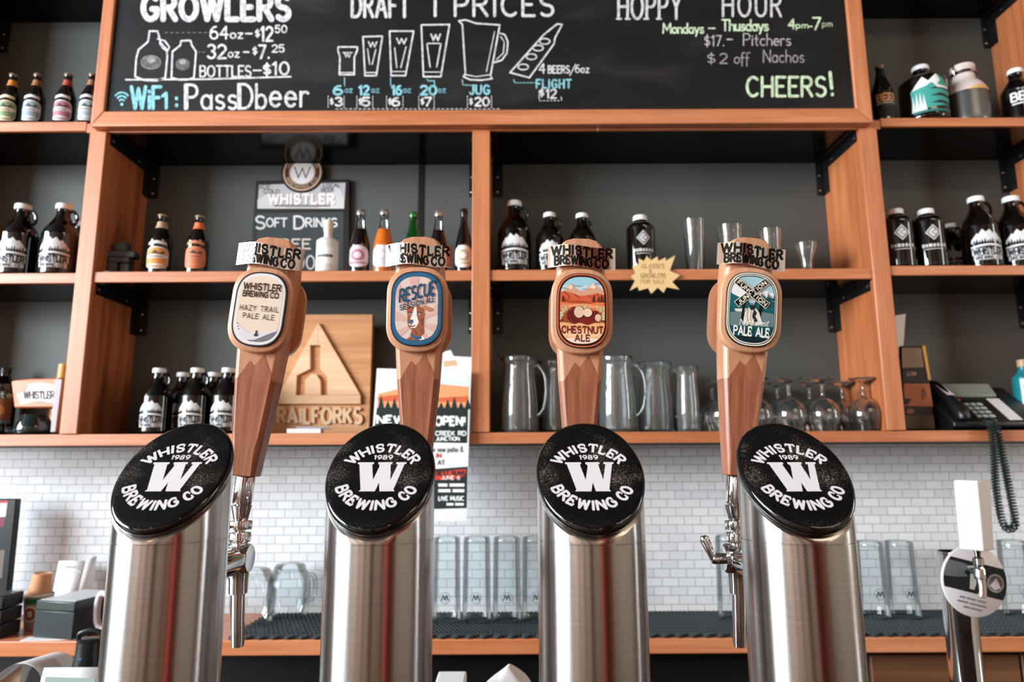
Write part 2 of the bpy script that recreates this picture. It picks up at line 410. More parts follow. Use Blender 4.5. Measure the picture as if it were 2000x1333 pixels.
class Art:
    """flat artwork: coloured polygons in 2-D, laid on a surface by a mapping"""
    def __init__(s): s.it = []; s.cols = []

    def ci(s, c):
        if c not in s.cols: s.cols.append(c)
        return s.cols.index(c)

    def poly(s, pts, c, layer=1): s.it.append((list(pts), s.ci(c), layer)); return s

    def rect(s, x0, y0, x1, y1, c, layer=1): return s.poly([(x0, y0), (x1, y0), (x1, y1), (x0, y1)], c, layer)

    def ell(s, cx, cy, rx, ry, c, layer=1, n=20): return s.poly(arc(cx, cy, rx, ry, 0, 360, n)[:-1], c, layer)

    def stroke(s, pts, wd, c, layer=1, rnd=True, fn=None, sub=1):
        if sub > 1:
            q = []
            for a, b in zip(pts, pts[1:]): q += [(a[0] + (b[0] - a[0]) * k / sub, a[1] + (b[1] - a[1]) * k / sub) for k in range(sub)]
            pts = q + [pts[-1]]
        pts = [fn(*p) for p in pts] if fn else list(pts)
        for i, (a, b) in enumerate(zip(pts, pts[1:])):
            dx, dy = b[0] - a[0], b[1] - a[1]; l = math.hypot(dx, dy)
            if l < 1e-12: continue
            nx, ny = -dy / l * wd / 2, dx / l * wd / 2
            s.poly([(a[0] + nx, a[1] + ny), (a[0] - nx, a[1] - ny), (b[0] - nx, b[1] - ny), (b[0] + nx, b[1] + ny)], c, layer)
        for i, p in enumerate(pts):
            if rnd or 0 < i < len(pts) - 1: s.poly(arc(p[0], p[1], wd / 2, wd / 2, 0, 360, 8)[:-1], c, layer)
        return s

    def ring(s, cx, cy, rx, ry, wd, c, layer=1): return s.stroke(arc(cx, cy, rx, ry, 0, 360, 24), wd, c, layer)

    @staticmethod
    def width(t, gap): return sum(G[ch][0] for ch in t) + gap * (len(t) - 1)

    def text(s, t, x0, x1, y, h, c, wt=.14, layer=2, gap=.22, serif=0, fn=None, up=1, slope=0, slant=0, rnd=True):
        """t between x0 and x1 on the base line y; up=-1 where y runs downwards"""
        wn = s.width(t, gap); sx = (x1 - x0) / wn; cx = 0; wd = wt * h
        F = fn or (lambda a, b: (a, b))
        for ch in t:
            g = G[ch]
            for st in g[1]:
                m = lambda p: F(x0 + (cx + p[0]) * sx + slant * p[1] * h, y + up * p[1] * h + slope * ((cx + p[0]) * sx))
                s.stroke([m(p) for p in st], wd, c, layer, rnd)
                if serif and len(st) > 1 and ch not in ' .-:':
                    for e, q in ((st[0], st[1]), (st[-1], st[-2])):
                        dx, dy = abs(e[0] - q[0]), abs(e[1] - q[1]); k = serif
                        if st[0] == st[-1]: continue
                        if dy > dx * .8 and (e[1] < .02 or e[1] > .98):
                            s.stroke([m((e[0] - k / sx * h, e[1])), m((e[0] + k / sx * h, e[1]))], wd * .62, c, layer, False)
                        elif ch in 'EFLTCSGZ' and dx > dy * .5:
                            sg = -1 if e[1] > .5 else 1
                            s.stroke([m((e[0], e[1])), m((e[0], e[1] + sg * .26))], wd * .55, c, layer, False)
                    if ch in 'BDPREFL':   # slab feet of the stem corners
                        for yy in ((0, 1) if ch not in 'L' else (0,)):
                            s.stroke([m((-k / sx * h * .9, yy)), m((.1, yy))], wd * .62, c, layer, False)
            cx += g[0] + gap
        return s

    def emit(s, mb, fn, conv=None, strip=None):
        for ix, (pts, ci, ly) in enumerate(s.it):
            ly = ly + (ix % 60) * .012
            if conv: pts = clip(pts, conv)
            if len(pts) < 3: continue
            parts = [pts]
            if strip:
                a, b = min(p[0] for p in pts), max(p[0] for p in pts)
                if b - a > strip:
                    n = int(math.ceil((b - a) / strip)); parts = []
                    for k in range(n):
                        l, r = a + (b - a) * k / n, a + (b - a) * (k + 1) / n
                        c = clip(pts, [(l, -1e3), (r, -1e3), (r, 1e3), (l, 1e3)])
                        if len(c) > 2: parts.append(c)
            for q in parts: mb.add([fn(x, y, ly) for x, y in q], [tuple(range(len(q)))], ci)

    def build(s, name, fn, parent=None, conv=None, strip=None, inks=None):
        mb = MB(); s.emit(mb, fn, conv, strip)
        return mb.build(name, [(inks or ink)(c) if isinstance(c, str) else c for c in s.cols], parent, smooth=0, recalc=False)


# ------------------------------------------------------------------ tags
def tag(o, label, cat, group=None):
    o['label'] = label; o['category'] = cat
    if group: o['group'] = group
    return o


def thing(name, label, cat, loc=(0, 0, 0), rot=(0, 0, 0), group=None):
    o = bpy.data.objects.new(name, None); COL.objects.link(o); o.empty_display_size = .02
    o.location = loc; o.rotation_euler = rot
    return tag(o, label, cat, group)


def dup(root, label, loc, rz=0, s=None):
    r = root.copy(); COL.objects.link(r); r.location = loc; r.rotation_euler = (0, 0, rz); r['label'] = label
    if s: r.scale = (s, s, s)
    for ch in list(root.children):
        c = ch.copy(); COL.objects.link(c); c.parent = r
        for g in list(ch.children):
            d = g.copy(); COL.objects.link(d); d.parent = c
    return r


def struct(o): o['kind'] = 'structure'; return o


# ------------------------------------------------------------------ the setting
BACK, FRONT, ZS1L, ZTOP = 2.82, 2.5, 0, 4.9
ZB = P(950, 845, FRONT).z          # bottom shelf, top face
ZBB = P(950, 867, FRONT).z
ZM = P(900, 528, FRONT).z          # middle shelf, top face
ZMB = P(900, 548, FRONT).z
ZBM = P(900, 255, FRONT).z         # lower edge of the beam under the chalkboard
ZC = P(1000, 1249, 2.42).z         # counter top
ZCB = P(1000, 1280, 2.42).z
ZL1, ZL1B = P(90, 238, FRONT).z, P(90, 256, FRONT).z
ZR1, ZR1B = P(1850, 230, FRONT).z, P(1850, 246, FRONT).z
ZRM, ZRMB = P(1850, 519, FRONT).z, P(1850, 537, FRONT).z

struct(MB().bx(-6.6, 4, -5, 2.9, -.05, 0).build('floor', wood('floor_boards', '4a3426', '5c4030', '6b4c3a', 'X', rough=.4, fine=18)))
struct(MB().bx(-6.6, 4, -5, 2.9, ZTOP, ZTOP + .05).build('ceiling', mat('ceiling_dark_paint', '3a3634', .8)))
struct(MB().bx(-6.6, 4, BACK, BACK + .1, ZBB - .004, ZTOP).bx(-6.6, 4, BACK + .02, BACK + .1, 0, ZBB - .004).build('wall_back', WALLM))
struct(MB().bx(-3.2, 3.2, BACK, BACK + .02, ZC - .02, ZBB - .004).build('wall_tiles', TILE))
_x = P(822, 400, BACK).x
struct(MB().bx(_x - .012, _x + .012, BACK - .004, BACK, ZM, ZBM + .1).build('trim_1', BLKM))
WARM = mat('room_wall_paint', 'a08d7c', .7)
mb = MB()
for a in ((-5, 2.9, 0, 1.2), (-5, 2.9, 4.5, ZTOP), (-5, -4, 1.2, 4.5), (1.0, 2.9, 1.2, 4.5)): mb.bx(-6.7, -6.6, a[0], a[1], a[2], a[3])
struct(mb.build('wall_left', WARM))
mb = MB()
for a in ((-5, 2.9, 0, 1.25), (-5, 2.9, 3.35, ZTOP), (-5, .7, 1.25, 3.35), (1.2, 2.9, 1.25, 3.35)): mb.bx(4, 4.1, a[0], a[1], a[2], a[3])
struct(mb.build('wall_right', WARM))
struct(MB().bx(-6.6, 4, -5.1, -5, 0, ZTOP).build('wall_front', mat('room_front_paint', 'b5a190', .7)))
WF = wood('window_wood', '7a4a2c', '8f5a38', 'a06a46', 'Z', fine=30)
mb = MB()
for y in (-4, -2.33, -.66, 1): mb.bx(-6.62, -6.5, y - .04, y + .04, 1.2, 4.5)
for z in (1.2, 2.82, 4.5): mb.bx(-6.62, -6.5, -4.04, 1.04, z - .04, z + .04)
struct(mb.build('window_1', WF))
mb = MB()
for y in (.7, 1.2): mb.bx(3.9, 4.02, y - .03, y + .03, 1.25, 3.35)
for z in (1.25, 3.35): mb.bx(3.9, 4.02, .67, 1.23, z - .03, z + .03)
struct(mb.build('window_2', WF))
# the room behind the camera that the polished steel mirrors: posts, plus an unseen red column added for its mirrored stripe
mb = MB()
for x in (-3.6, -2.2, -.9, 1.35, 2.5, 3.4): mb.bx(x - .07, x + .07, -4.99, -4.85, 0, ZTOP)
struct(mb.build('trim_2', wood('room_posts', 'a85f32', 'c07240', 'd0824e', 'Z', fine=20)))
struct(MB().bx(.34, .56, -.45, -.25, 0, ZTOP).build('added_red_column', mat('added_column_paint', '8f1f16', .5)))
struct(MB().bx(.56, .7, -.45, -.25, 0, ZTOP).build('added_column_edge', MATS['room_posts']))  # wooden edge of the added column, mirrored as an orange stripe beside the red
struct(MB().bx(-.75, -.35, -4.98, -4.9, 0, 2.2).build('door_1', mat('door_dark', '1d1a1a', .5)))

# ------------------------------------------------------------------ the bar and its four draft towers
BARZ = 1.06
bar = thing('bar_counter', 'dark wooden bar counter under the four steel draft towers', 'bar counter', (0, .75, BARZ))
MB().bx(-1.6, 1.6, -.33, .25, -.05, 0).build('counter_top', wood('bar_top_wood', '3a2418', '4a3020', '5a3c2a', 'X', rough=.25, fine=22), bar, bevel=.006)
MB().bx(-1.55, 1.55, -.25, .2, -BARZ, -.05).build('bar_front', wood('bar_front_wood', '4a2f20', '5c3c29', '6b4832', 'Z', fine=22), bar)

TR, TY = .0487, .642
S45 = math.sqrt(.5)


def polar(rad, up, mid=90):
    """text mapping: x is the arc length along a circle, y the height off it"""
    if up: return lambda x, y: ((rad + y) * math.cos(R(90) - x / rad), (rad + y) * math.sin(R(90) - x / rad))
    return lambda x, y: ((rad - y) * math.cos(R(-90) + x / rad), (rad - y) * math.sin(R(-90) + x / rad))


BIGW = [(0, 1), (.33, 1), (.33, .93), (.30, .93), (.385, .38), (.46, .86), (.44, .93), (.42, .93), (.42, 1), (.71, 1), (.71, .93), (.68, .93), (.735, .38),
        (.83, .93), (.79, .93), (.79, 1), (1, 1), (1, .94), (.965, .93), (.83, .06), (.86, 0), (.56, 0), (.52, .3), (.47, 0), (.15, 0), (.18, .06), (.035, .93), (0, .94)]


def badge_art():
    a = Art(); c = 'ded8da'
    rad = .0308
    a.text('WHISTLER', -.0325, .0325, 0, .0098, c, .25, 1, gap=.3, serif=.1, fn=polar(rad, True), rnd=False)
    rad2 = .0395
    # two words along the lower arc, read left to right
    a.text('BREWING', -.0468, .0215, 0, .0098, c, .25, 1, gap=.3, serif=.1, fn=polar(rad2, False), rnd=False)
    a.text('CO', .0285, .0450, 0, .0098, c, .26, 1, gap=.3, serif=.1, fn=polar(rad2, False), rnd=False)
    a.text('1989', -.0085, .0085, .0208, .0050, c, .24, 1, gap=.25, serif=.08, rnd=False)
    a.poly([(-.0225 + x * .045, -.0185 + y * .0355) for x, y in BIGW], c, 1)
    return a


def tower(px, lx, label, fo):
    """a steel column cut at 45 degrees, its black cap and the faucet behind it"""
    zc = P(px, 938, TY).z - BARZ; X = P(px, 938, TY).x
    t = thing('draft_tower', label, 'beer tower', (X, TY, BARZ), group='draft towers on the bar')
    n = 72
    mb = MB(); rs = []
    def ring(r, z0, sl):
        return [(r * math.cos(2 * math.pi * j / n), r * math.sin(2 * math.pi * j / n), z0 + sl * r * math.sin(2 * math.pi * j / n)) for j in range(n)]
    zs = zc - TR - .0035
    mb.rings([ring(TR + .006, 0, 0), ring(TR + .006, .012, 0), ring(TR, .016, 0), ring(TR, zs - .0005, 0), ring(TR - .0006, zs - .0002, 0), ring(TR - .0006, zs + .0004, 0),
              ring(TR, zs + .0007, 0), ring(TR, zc - .0015, 1), ring(TR - .0015, zc, 1)])
    mb.build('column', STEEL, t, smooth=30)
    # the cap: an elliptical disc square to the cut, with a rounded rim
    bd = bpy.data.objects
    def pt(u, v, h): v += .0018; return (u, v * S45 - h * S45, zc + v * S45 + h * S45)
    mb = MB(); rs = []
    for k, h in ((.985, .0002), (1.01, .0012), (1.018, .004), (1.012, .0068), (.99, .0085), (.96, .0092), (.925, .0094)):
        rs.append([pt(TR * k * math.cos(2 * math.pi * j / n), TR / S45 * .965 * k * math.sin(2 * math.pi * j / n), h) for j in range(n)])
    cap = mb.rings(rs, [0, 0, 0, 0, 0, 1]).build('tower_cap', [mat('gloss_black_rim', '0d0c0c', .06, spec=.6), DUST], t, smooth=50)
    badge_art().build('cap_lettering', lambda x, y, l: Vector(pt(x * 1.0, y * 1.0 - .0058, .0094 + .00025 * l)), cap)['label'] = 'white round logo lettering'
    return t, X, zc


# handles: (base px, base py, X shift) of the wood's lower end, lean
HY = .815


def faucet(t, X, hx, hz, hy, lever):
    """chrome faucet parts under a handle whose wood ends at (hx, hy, hz), parented to the tower"""
    M = Matrix.Translation(Vector((hx - X, hy - TY, hz - BARZ)))
    mb = MB(); mb.M = M
    mb.lathe([(.004, -.030), (.0062, -.032), (.0085, -.033), (.0113, -.0335), (.0118, -.034), (.008, -.050), (.0075, -.051), (.0128, -.0515), (.0133, -.053), (.0133, -.059), (.0128, -.0605), (.006, -.0612),
              (.006, -.064), (.0118, -.0645), (.0125, -.066), (.0125, -.073), (.0115, -.0745), (.009, -.076), (.0095, -.079), (.012, -.082)], 32)
    f = mb.build('faucet', CHROME, t, smooth=30)
    mb = MB(); mb.M = M
    mb.lathe([(.004, -.004), (.014, -.0035), (.0165, 0), (.0165, .024), (.015, .027), (.004, .028)], 32, c=(-.0135, 0, -.093), axis='X')
    mb.build('faucet_body', CHROME, f, smooth=30)
    mb = MB(); mb.M = M
    mb.tube([(0, .0, -.098), (0, .003, -.108), (0, .004, -.118), (0, .005, -.132)], [.0125, .0118, .0108, .0104], 24)
    mb.tube([(0, .005, -.132), (0, .008, -.160), (0, .012, -.186), (0, .0125, -.1915)], [.0078, .0076, .0074, .0070], 24)
    mb.build('spout', CHROME, f, smooth=40)
    mb = MB(); mb.M = M
    mb.tube([(-.013, -.002, -.093), (-.029, -.002, -.093), (-.0305, -.002, -.0925)], [.0062, .0062, .005], 20)
    mb.tube([(-.0285, -.002, -.093), (-.032, -.002, -.086), (-.0385, -.002, -.071), (-.0395, -.002, -.068)], [.0046, .0044, .0058, .0035], 16)
    mb.build('flow_lever', CHROME, f, smooth=50)
    mb = MB()
    mb.lathe([(.011, TR - .004), (.011, TR + .05), (.016, TR + .052), (.016, hy - TY - .03), (.012, hy - TY - .008)], 28, c=(0, 0, hz - BARZ - .093), axis='Y')
    if abs(hx - X) > 0: mb.v = [v + Vector(((hx - X) * min(1, max(0, (v.y - TR) / .06)), 0, 0)) for v in mb.v]
    mb.build('shank', CHROME, t, smooth=30)


def outline(a, b, n=2.5, m=48):
    """label outline: straight sides between elliptical ends"""
    pts = []
    for k in range(m):
        t = 2 * math.pi * k / m; c, s = math.cos(t), math.sin(t)
        x = a * math.copysign(abs(c) ** (2 / n), c); y = b * math.copysign(abs(s) ** (2 / n), s)
        y = math.copysign(.30 * b, y) * (1 if abs(s) > 1e-9 else 0) + .70 * y
        pts.append((x, y))
    return pts


def handle(bx, by, lean, topdz, label, art, top_label):
    p = P(bx, by, HY)
    t = thing('tap_handle', label, 'tap handle', p, (0, lean, 0), 'wooden beer tap handles')
    # body: chamfered tapering block, dark at the foot
    secs = [(0, .0138, .014), (.045, .0185, .0155), (.112, .0245, .0175), (.15, .0268, .0185), (.20, .0285, .019), (.238, .0293, .019), (.262, .0278, .019), (.2755, .0262, .0185), (.2815, .0225, .0175)]
    rings = []
    for z, a, b in secs:
        z *= topdz; c = .0045 if z > .03 else .003
        row = [(-a, -b + c), (-a + c, -b), (-a * .4, -b), (a * .4, -b), (a - c, -b), (a, -b + c), (a, b - c), (a - c, b), (-a + c, b), (-a, b - c)]
        up = lambda x: .006 * (1 - (x / a) ** 2) if z > .27 else 0
        rings.append([(x, y, z + up(x)) for x, y in row])
    MB().rings(rings, [1, 1, 0, 0, 0, 0, 0, 0]).build('handle_body', [MAPLE, WALNUT], t, smooth=25, bevel=.0012)['label'] = 'tapered pale wooden body'
    # darker mountain inlay on the front face
    a = Art()
    fy = lambda z: -(.014 + (.0155 - .014) * min(z, .045) / .045 + .002 * min(max((z - .045) / .067, 0), 1) + .001 * min(max((z - .112) / .038, 0), 1)) - .0004
    a.poly([(-.0198, .112), (-.0075, .1335), (-.0020, .1275), (.0085, .1425), (.0198, .118), (.0198, .112)], 'w')
    a.poly([(-.0138, .045), (-.0198, .112), (.0198, .112), (.0138, .045)], 'w'); a.poly([(-.0107, .001), (-.0107, .03), (-.0138, .045), (.0138, .045), (.0107, .03), (.0107, .001)], 'w')
    a.build('mountain_inlay', lambda x, y, l: Vector((x, fy(y), y)), t, inks=lambda c: WALNUT)['label'] = 'darker wooden mountain silhouette'
    # the oval boards on both faces
    zc = .194 * topdz
    for s, nm in ((-1, 'front_board'), (1, 'back_board')):
        mb = MB(); o = outline(.0365, .0515)
        mb.M = Matrix.Translation((0, 0, zc))
        y0, y1 = s * .0175, s * .0285
        mb.rings([[(x * k, y, z * k) for x, z in o] for k, y in ((1, y0), (1, y1 - s * .0025), (.985, y1 - s * .0008), (.955, y1))])
        mb.build(nm, MAPLE, t, smooth=40)
    # label puck and its print
    mb = MB(); o = outline(.0305, .0450); mb.M = Matrix.Translation((0, 0, zc))
    mb.rings([[(x * k, y, z * k) for x, z in o] for k, y in ((1, -.0284), (1, -.0306), (.99, -.0312))])
    lab = mb.build('label_plate', mat('label_edge_black', '17181a', .3), t, smooth=40); lab['label'] = top_label
    art.build('label_print', lambda x, y, l: Vector((x * .0305, -.0312 - .00012 * l, zc + y * .045)), lab, inks=lambda c: ink(c, .3))
    # metal name banner across the top
    mb = MB(); n = 24; W, H = .0405, .0122; zb = .2605 * topdz
    wave = lambda u: -.0205 - .0082 * math.cos(u * math.pi / 2) + .0015 * math.sin(u * 5)
    zz = lambda u, v: zb + v * H * (1.05 + .06 * abs(u)) - .0018 * math.sin(u * 2.6)
    for k in range(n):
        u0, u1 = -1 + 2 * k / n, -1 + 2 * (k + 1) / n
        mb.add([(W * u, wave(u) + d, zz(u, v)) for d in (0, .0012) for u, v in ((u0, -1), (u1, -1), (u1, 1), (u0, 1))],
               [(0, 1, 2, 3), (7, 6, 5, 4), (0, 4, 5, 1), (3, 2, 6, 7)] + ([(0, 3, 7, 4)] if k == 0 else []) + ([(1, 5, 6, 2)] if k == n - 1 else []))
    bn = mb.build('name_banner', mat('polished_banner', 'efebe8', .15, 1), t, smooth=60); bn['label'] = 'curved chrome name banner'
    b = Art(); sq = lambda x, y: (x, y * .301)
    b.text('WHISTLER', -.89, .90, .08, .80, 'b', .080, 1, gap=.3, serif=.032, rnd=False, fn=sq)
    b.text('BREWING', -.80, .30, -.84, .76, 'b', .080, 1, gap=.3, serif=.032, rnd=False, fn=sq)
    b.text('CO.', .40, .86, -.84, .76, 'b', .080, 1, gap=.3, serif=.032, rnd=False, fn=sq)
    b.build('banner_lettering', lambda x, y, l: Vector((W * x, wave(x) - .0005 - .0002 * l, zz(x, y / .301))), bn, strip=.06, inks=lambda c: mat('banner_enamel', '0b0b0c', .12))
    return t, p


def base_label(border, field, inner=.90, second=None):
    a = Art(); o = outline(1, 1)
    a.poly([(x * .97, y * .975) for x, y in o], border, 1)
    if second: a.poly([(x * .92, y * .945) for x, y in o], second, 2)
    a.poly([(x * inner, y * (inner + .03)) for x, y in o], field, 3)
    return a, [(x * inner, y * (inner + .03)) for x, y in o]


class Clipped(Art):
    def __init__(s, conv): super().__init__(); s.conv = conv

    def join(s, a):
        for pts, ci, ly in s.it:
            q = clip(pts, s.conv)
            if len(q) > 2: a.it.append((q, a.ci(s.cols[ci]), ly))
        return a


def art_hazy():
    a, cv = base_label('e4e3e3', 'ead6c2', .84, 'e6e4e2')
    o = outline(1, 1)
    for i in range(len(o)):
        p, q = o[i - 1], o[i]; a.stroke([(p[0] * .955, p[1] * .97), (q[0] * .955, q[1] * .97)], .03, '2a2d30', 2, False)
    c = Clipped(cv)
    c.poly([(-1, -.62), (-.6, -.52), (-.2, -.66), (.3, -.6), (1, -.5), (1, -1), (-1, -1)], 'dcdade', 4)
    c.poly([(-1, -.45), (-.72, -.42), (-.5, -.62), (-1, -.75)], 'e6e2e2', 4)
    c.poly([(-.55, -.86), (0, -.82), (.45, -.66), (.95, -.5), (.8, -.72), (.45, -.88), (.1, -1), (-.6, -1)], '77797f', 5)
    c.poly([(.1, -1), (.5, -.86), (.86, -.62), (.95, -1)], 'c9cbd2', 6)
    c.ell(.02, -.60, .035, .03, '3a3b3f', 7, 8).poly([(-.04, -.73), (-.01, -.62), (.06, -.63), (.07, -.73)], '3a3b3f', 7).stroke([(-.06, -.70), (.0, -.66), (.10, -.69)], .025, '3a3b3f', 7)
    for x, y in ((-.76, -.42), (-.72, -.5), (-.68, -.57)): c.ell(x, y, .03, .02, '8a8a8e', 6, 6)
    c.join(a); k = '33241c'
    a.text('WHISTLER', -.72, .72, .50, .17, k, .23, 8, serif=.09, rnd=False)
    a.text('BREWING', -.70, .26, .31, .145, k, .23, 8, serif=.09, rnd=False)
    a.text('CO.', .36, .72, .31, .145, k, .23, 8, serif=.09, rnd=False)
    a.text('HAZY TRAIL', -.74, .74, -.06, .13, '4a3e3a', .17, 8, gap=.45)
    a.text('PALE ALE', -.58, .60, -.27, .13, '4a3e3a', .17, 8, gap=.45)
    return a


def art_rescue():
    a, cv = base_label('2a5a7c', 'e3ccc3', .82, '2f6488')
    o = outline(1, 1)
    for i in range(len(o)):
        p, q = o[i - 1], o[i]; a.stroke([(p[0] * .985, p[1] * .985), (q[0] * .985, q[1] * .985)], .02, '14181c', 2, False)
    c = Clipped(cv)
    for k, ang in enumerate(range(15, 375, 36)):
        c.poly([(0, -.38), (2.2 * math.cos(R(ang)), -.38 + 2.2 * math.sin(R(ang))), (2.2 * math.cos(R(ang + 17)), -.38 + 2.2 * math.sin(R(ang + 17)))], 'dfb4a8', 4)
    # a brown and white dog looking left
    br, dk, wh, pk = 'a45f45', '6f3a2a', 'f6ece6', 'e6b3a0'
    c.poly([(-.46, -1), (-.34, -.80), (-.08, -.70), (.22, -.70), (.42, -.84), (.52, -1)], br, 5)
    c.poly([(.10, -1), (.14, -.80), (.24, -.72), (.34, -.80), (.30, -1)], wh, 6)
    c.poly([(-.20, -.70), (-.16, -.46), (.28, -.36), (.30, -.68), (.05, -.78)], br, 6)
    c.stroke([(-.18, -.71), (.0, -.79), (.18, -.78)], .07, '2f6488', 7)
    c.poly([(-.34, -.22), (-.38, -.02), (-.28, .04), (-.12, .03), (.08, .06), (.26, .0), (.31, -.18), (.26, -.40), (.10, -.54), (-.12, -.58), (-.28, -.52), (-.34, -.40)], br, 7)
    c.poly([(.20, .03), (.32, .07), (.60, .0), (.64, -.06), (.48, -.09), (.32, -.05)], 'c07e63', 8)
    c.poly([(-.36, -.02), (-.42, .06), (-.34, .10), (-.26, .04)], 'c07e63', 8)
    c.poly([(-.08, .03), (.0, .03), (.02, -.20), (.10, -.38), (-.02, -.52), (-.22, -.52), (-.30, -.40), (-.18, -.20)], wh, 8)
    c.poly([(-.30, -.34), (-.24, -.30), (-.12, -.31), (-.11, -.38), (-.20, -.43), (-.29, -.40)], '4a6a82', 9)
    c.stroke([(-.20, -.43), (-.20, -.49), (-.04, -.46)], .025, dk, 9).stroke([(-.20, -.49), (-.28, -.46)], .025, dk, 9)
    c.ell(-.24, -.16, .045, .03, wh, 9, 10).ell(-.245, -.16, .026, .025, '39678a', 10, 10).ell(.10, -.16, .05, .032, wh, 9, 10).ell(.09, -.16, .028, .026, '39678a', 10, 10)
    c.stroke([(-.31, -.11), (-.24, -.10), (-.18, -.13)], .022, dk, 10).stroke([(.03, -.12), (.10, -.10), (.18, -.14)], .022, dk, 10)
    for q in (((.16, -.28), (.22, -.44)), ((.22, -.26), (.26, -.38)), ((-.05, -.60), (.02, -.72)), ((.18, -.55), (.24, -.68)), ((-.3, -.9), (-.2, -.8)), ((.4, -.96), (.34, -.86))): c.stroke(q, .018, dk, 10)
    c.join(a)
    sl = lambda x, y: (x, y + .18 * x)
    a.text('RESCUE', -.66, .68, .26, .34, '25506f', .2, 11, gap=.2, fn=sl, rnd=False, slant=.06)
    a.text('SESSION', -.64, .26, .06, .13, '2b4a63', .22, 11, gap=.3, fn=sl, rnd=False)
    a.text('ALE', .36, .68, .06, .14, '2b4a63', .22, 11, gap=.3, fn=sl, rnd=False)
    return a


def art_chestnut():
    a, cv = base_label('db6f4c', 'f3b483', .86, '3a1812')
    c = Clipped(cv)
    c.rect(-1, .45, 1, 1, '9fcfdd', 4).rect(-1, .52, 1, .66, 'c4dcdf', 5)
    for x, y, w_ in ((-.2, .64, .5), (.3, .56, .7), (.62, .72, .4), (-.6, .58, .4)): c.ell(x, y, w_ / 2, .025, '8fa5b3', 5, 10)
    c.poly([(-1, .38), (-.7, .52), (-.45, .72), (-.25, .58), (-.05, .5), (.1, .54), (.42, .74), (.62, .62), (1, .46), (1, .1), (-1, .1)], 'd9a084', 6)
    c.poly([(-.60, .58), (-.45, .70), (-.36, .60), (-.44, .54), (-.50, .58)], 'efd9c8', 7).poly([(.24, .60), (.42, .73), (.54, .62), (.44, .56), (.36, .60)], 'efd9c8', 7)
    c.poly([(-1, .44), (-.72, .50), (-.4, .46), (-.1, .38), (.2, .40), (.6, .46), (1, .38), (1, 0), (-1, 0)], 'd2603c', 7)
    for q in (((-.7, .48), (-.5, .36), (-.55, .26)), ((-.3, .42), (-.1, .32)), ((.2, .40), (.42, .30), (.3, .22)), ((-.8, .36), (-.6, .24)), ((.55, .44), (.7, .32))): c.stroke(q, .022, '8a3320', 8)
    c.poly([(-1, .26), (-.3, .20), (.3, .24), (1, .20), (1, -.2), (-1, -.2)], 'e8774a', 8)
    c.poly([(-.9, .12), (0, .17), (.9, .10), (.4, .05), (-.4, .05)], 'f09c70', 9)
    c.poly([(-.9, .22), (-.2, .26), (.4, .22), (.9, .26), (.3, .18), (-.4, .18)], 'b34a2c', 9)
    for x, h in ((.44, .2), (.74, .22), (.86, .30), (-.74, .16), (.62, .14)):
        for k in range(3): c.poly([(x - .07 + .015 * k, .22 + h * .28 * k), (x + .07 - .015 * k, .22 + h * .28 * k), (x, .22 + h * (.45 + .28 * k))], '4a2a20', 10)
    c.rect(-1, -.30, 1, -.02, 'c9683f', 9)
    c.poly([(-1, -.36), (-.6, -.30), (0, -.38), (.6, -.30), (1, -.36), (1, -.06), (-1, -.06)], 'a34a2e', 9)
    for x, y, an in ((-.72, -.02, 120), (-.8, -.12, 160), (-.62, .04, 80), (-.86, -.2, 200), (.7, .0, 60), (.82, -.1, 20), (.6, .06, 100), (.85, .04, 45), (.0, .06, 90), (-.12, .04, 120), (.12, .05, 60), (.8, -.2, -20)):
        d = (math.cos(R(an)), math.sin(R(an)) * .75); n_ = (-d[1] * .35, d[0] * .35)
        s = .22
        c.poly([(x - d[0] * s * .5, y - d[1] * s * .5), (x + n_[0] * s, y + n_[1] * s), (x + d[0] * s * .8, y + d[1] * s * .8), (x - n_[0] * s, y - n_[1] * s)], 'd9cf9f', 10)
        c.stroke([(x - d[0] * s * .4, y - d[1] * s * .4), (x + d[0] * s * .6, y + d[1] * s * .6)], .015, '8d8a55', 11, False)
    c.ell(-.28, -.14, .32, .23, '6e1f1c', 11).ell(.22, -.22, .34, .19, '7d2420', 11).ell(.48, -.16, .22, .15, '6e1f1c', 11)
    c.ell(-.12, -.06, .21, .17, '4d130f', 12).ell(-.13, -.055, .19, .155, 'e7c3a4', 13).ell(.20, -.07, .19, .13, '4d130f', 12).ell(.20, -.065, .17, .115, 'efd2b6', 13).ell(.60, -.20, .12, .10, 'e3bfa0', 13)
    c.stroke([(-.45, -.05), (-.40, -.22), (-.28, -.3)], .02, '3d0d0b', 12).stroke([(-.5, .0), (-.42, .02)], .02, 'b4635a', 12)
    c.poly([(-1, -.42), (-.7, -.34), (-.4, -.40), (-.1, -.34), (.2, -.40), (.5, -.33), (.75, -.40), (1, -.34), (1, -.46), (-1, -.46)], 'f2b27c', 13)
    c.rect(-1, -1, 1, -.44, 'f2b27c', 13).poly([(-1, -1), (-1, -.78), (0, -.72), (1, -.78), (1, -1)], 'f6e0cc', 14).ell(0, -.64, .8, .1, 'f5c79c', 14)
    for q in ((-.8, -.28), (-.6, -.32), (-.42, -.34), (.1, -.36), (.55, -.3), (.8, -.28)): c.ell(q[0], q[1], .06, .02, '7a3a22', 13, 8)
    c.join(a); k = '71261d'
    a.text('CHESTNUT', -.78, .78, -.61, .17, k, .27, 15, gap=.26, serif=.12, rnd=False)
    a.text('ALE', -.28, .28, -.82, .16, k, .27, 15, gap=.26, serif=.12, rnd=False)
    return a


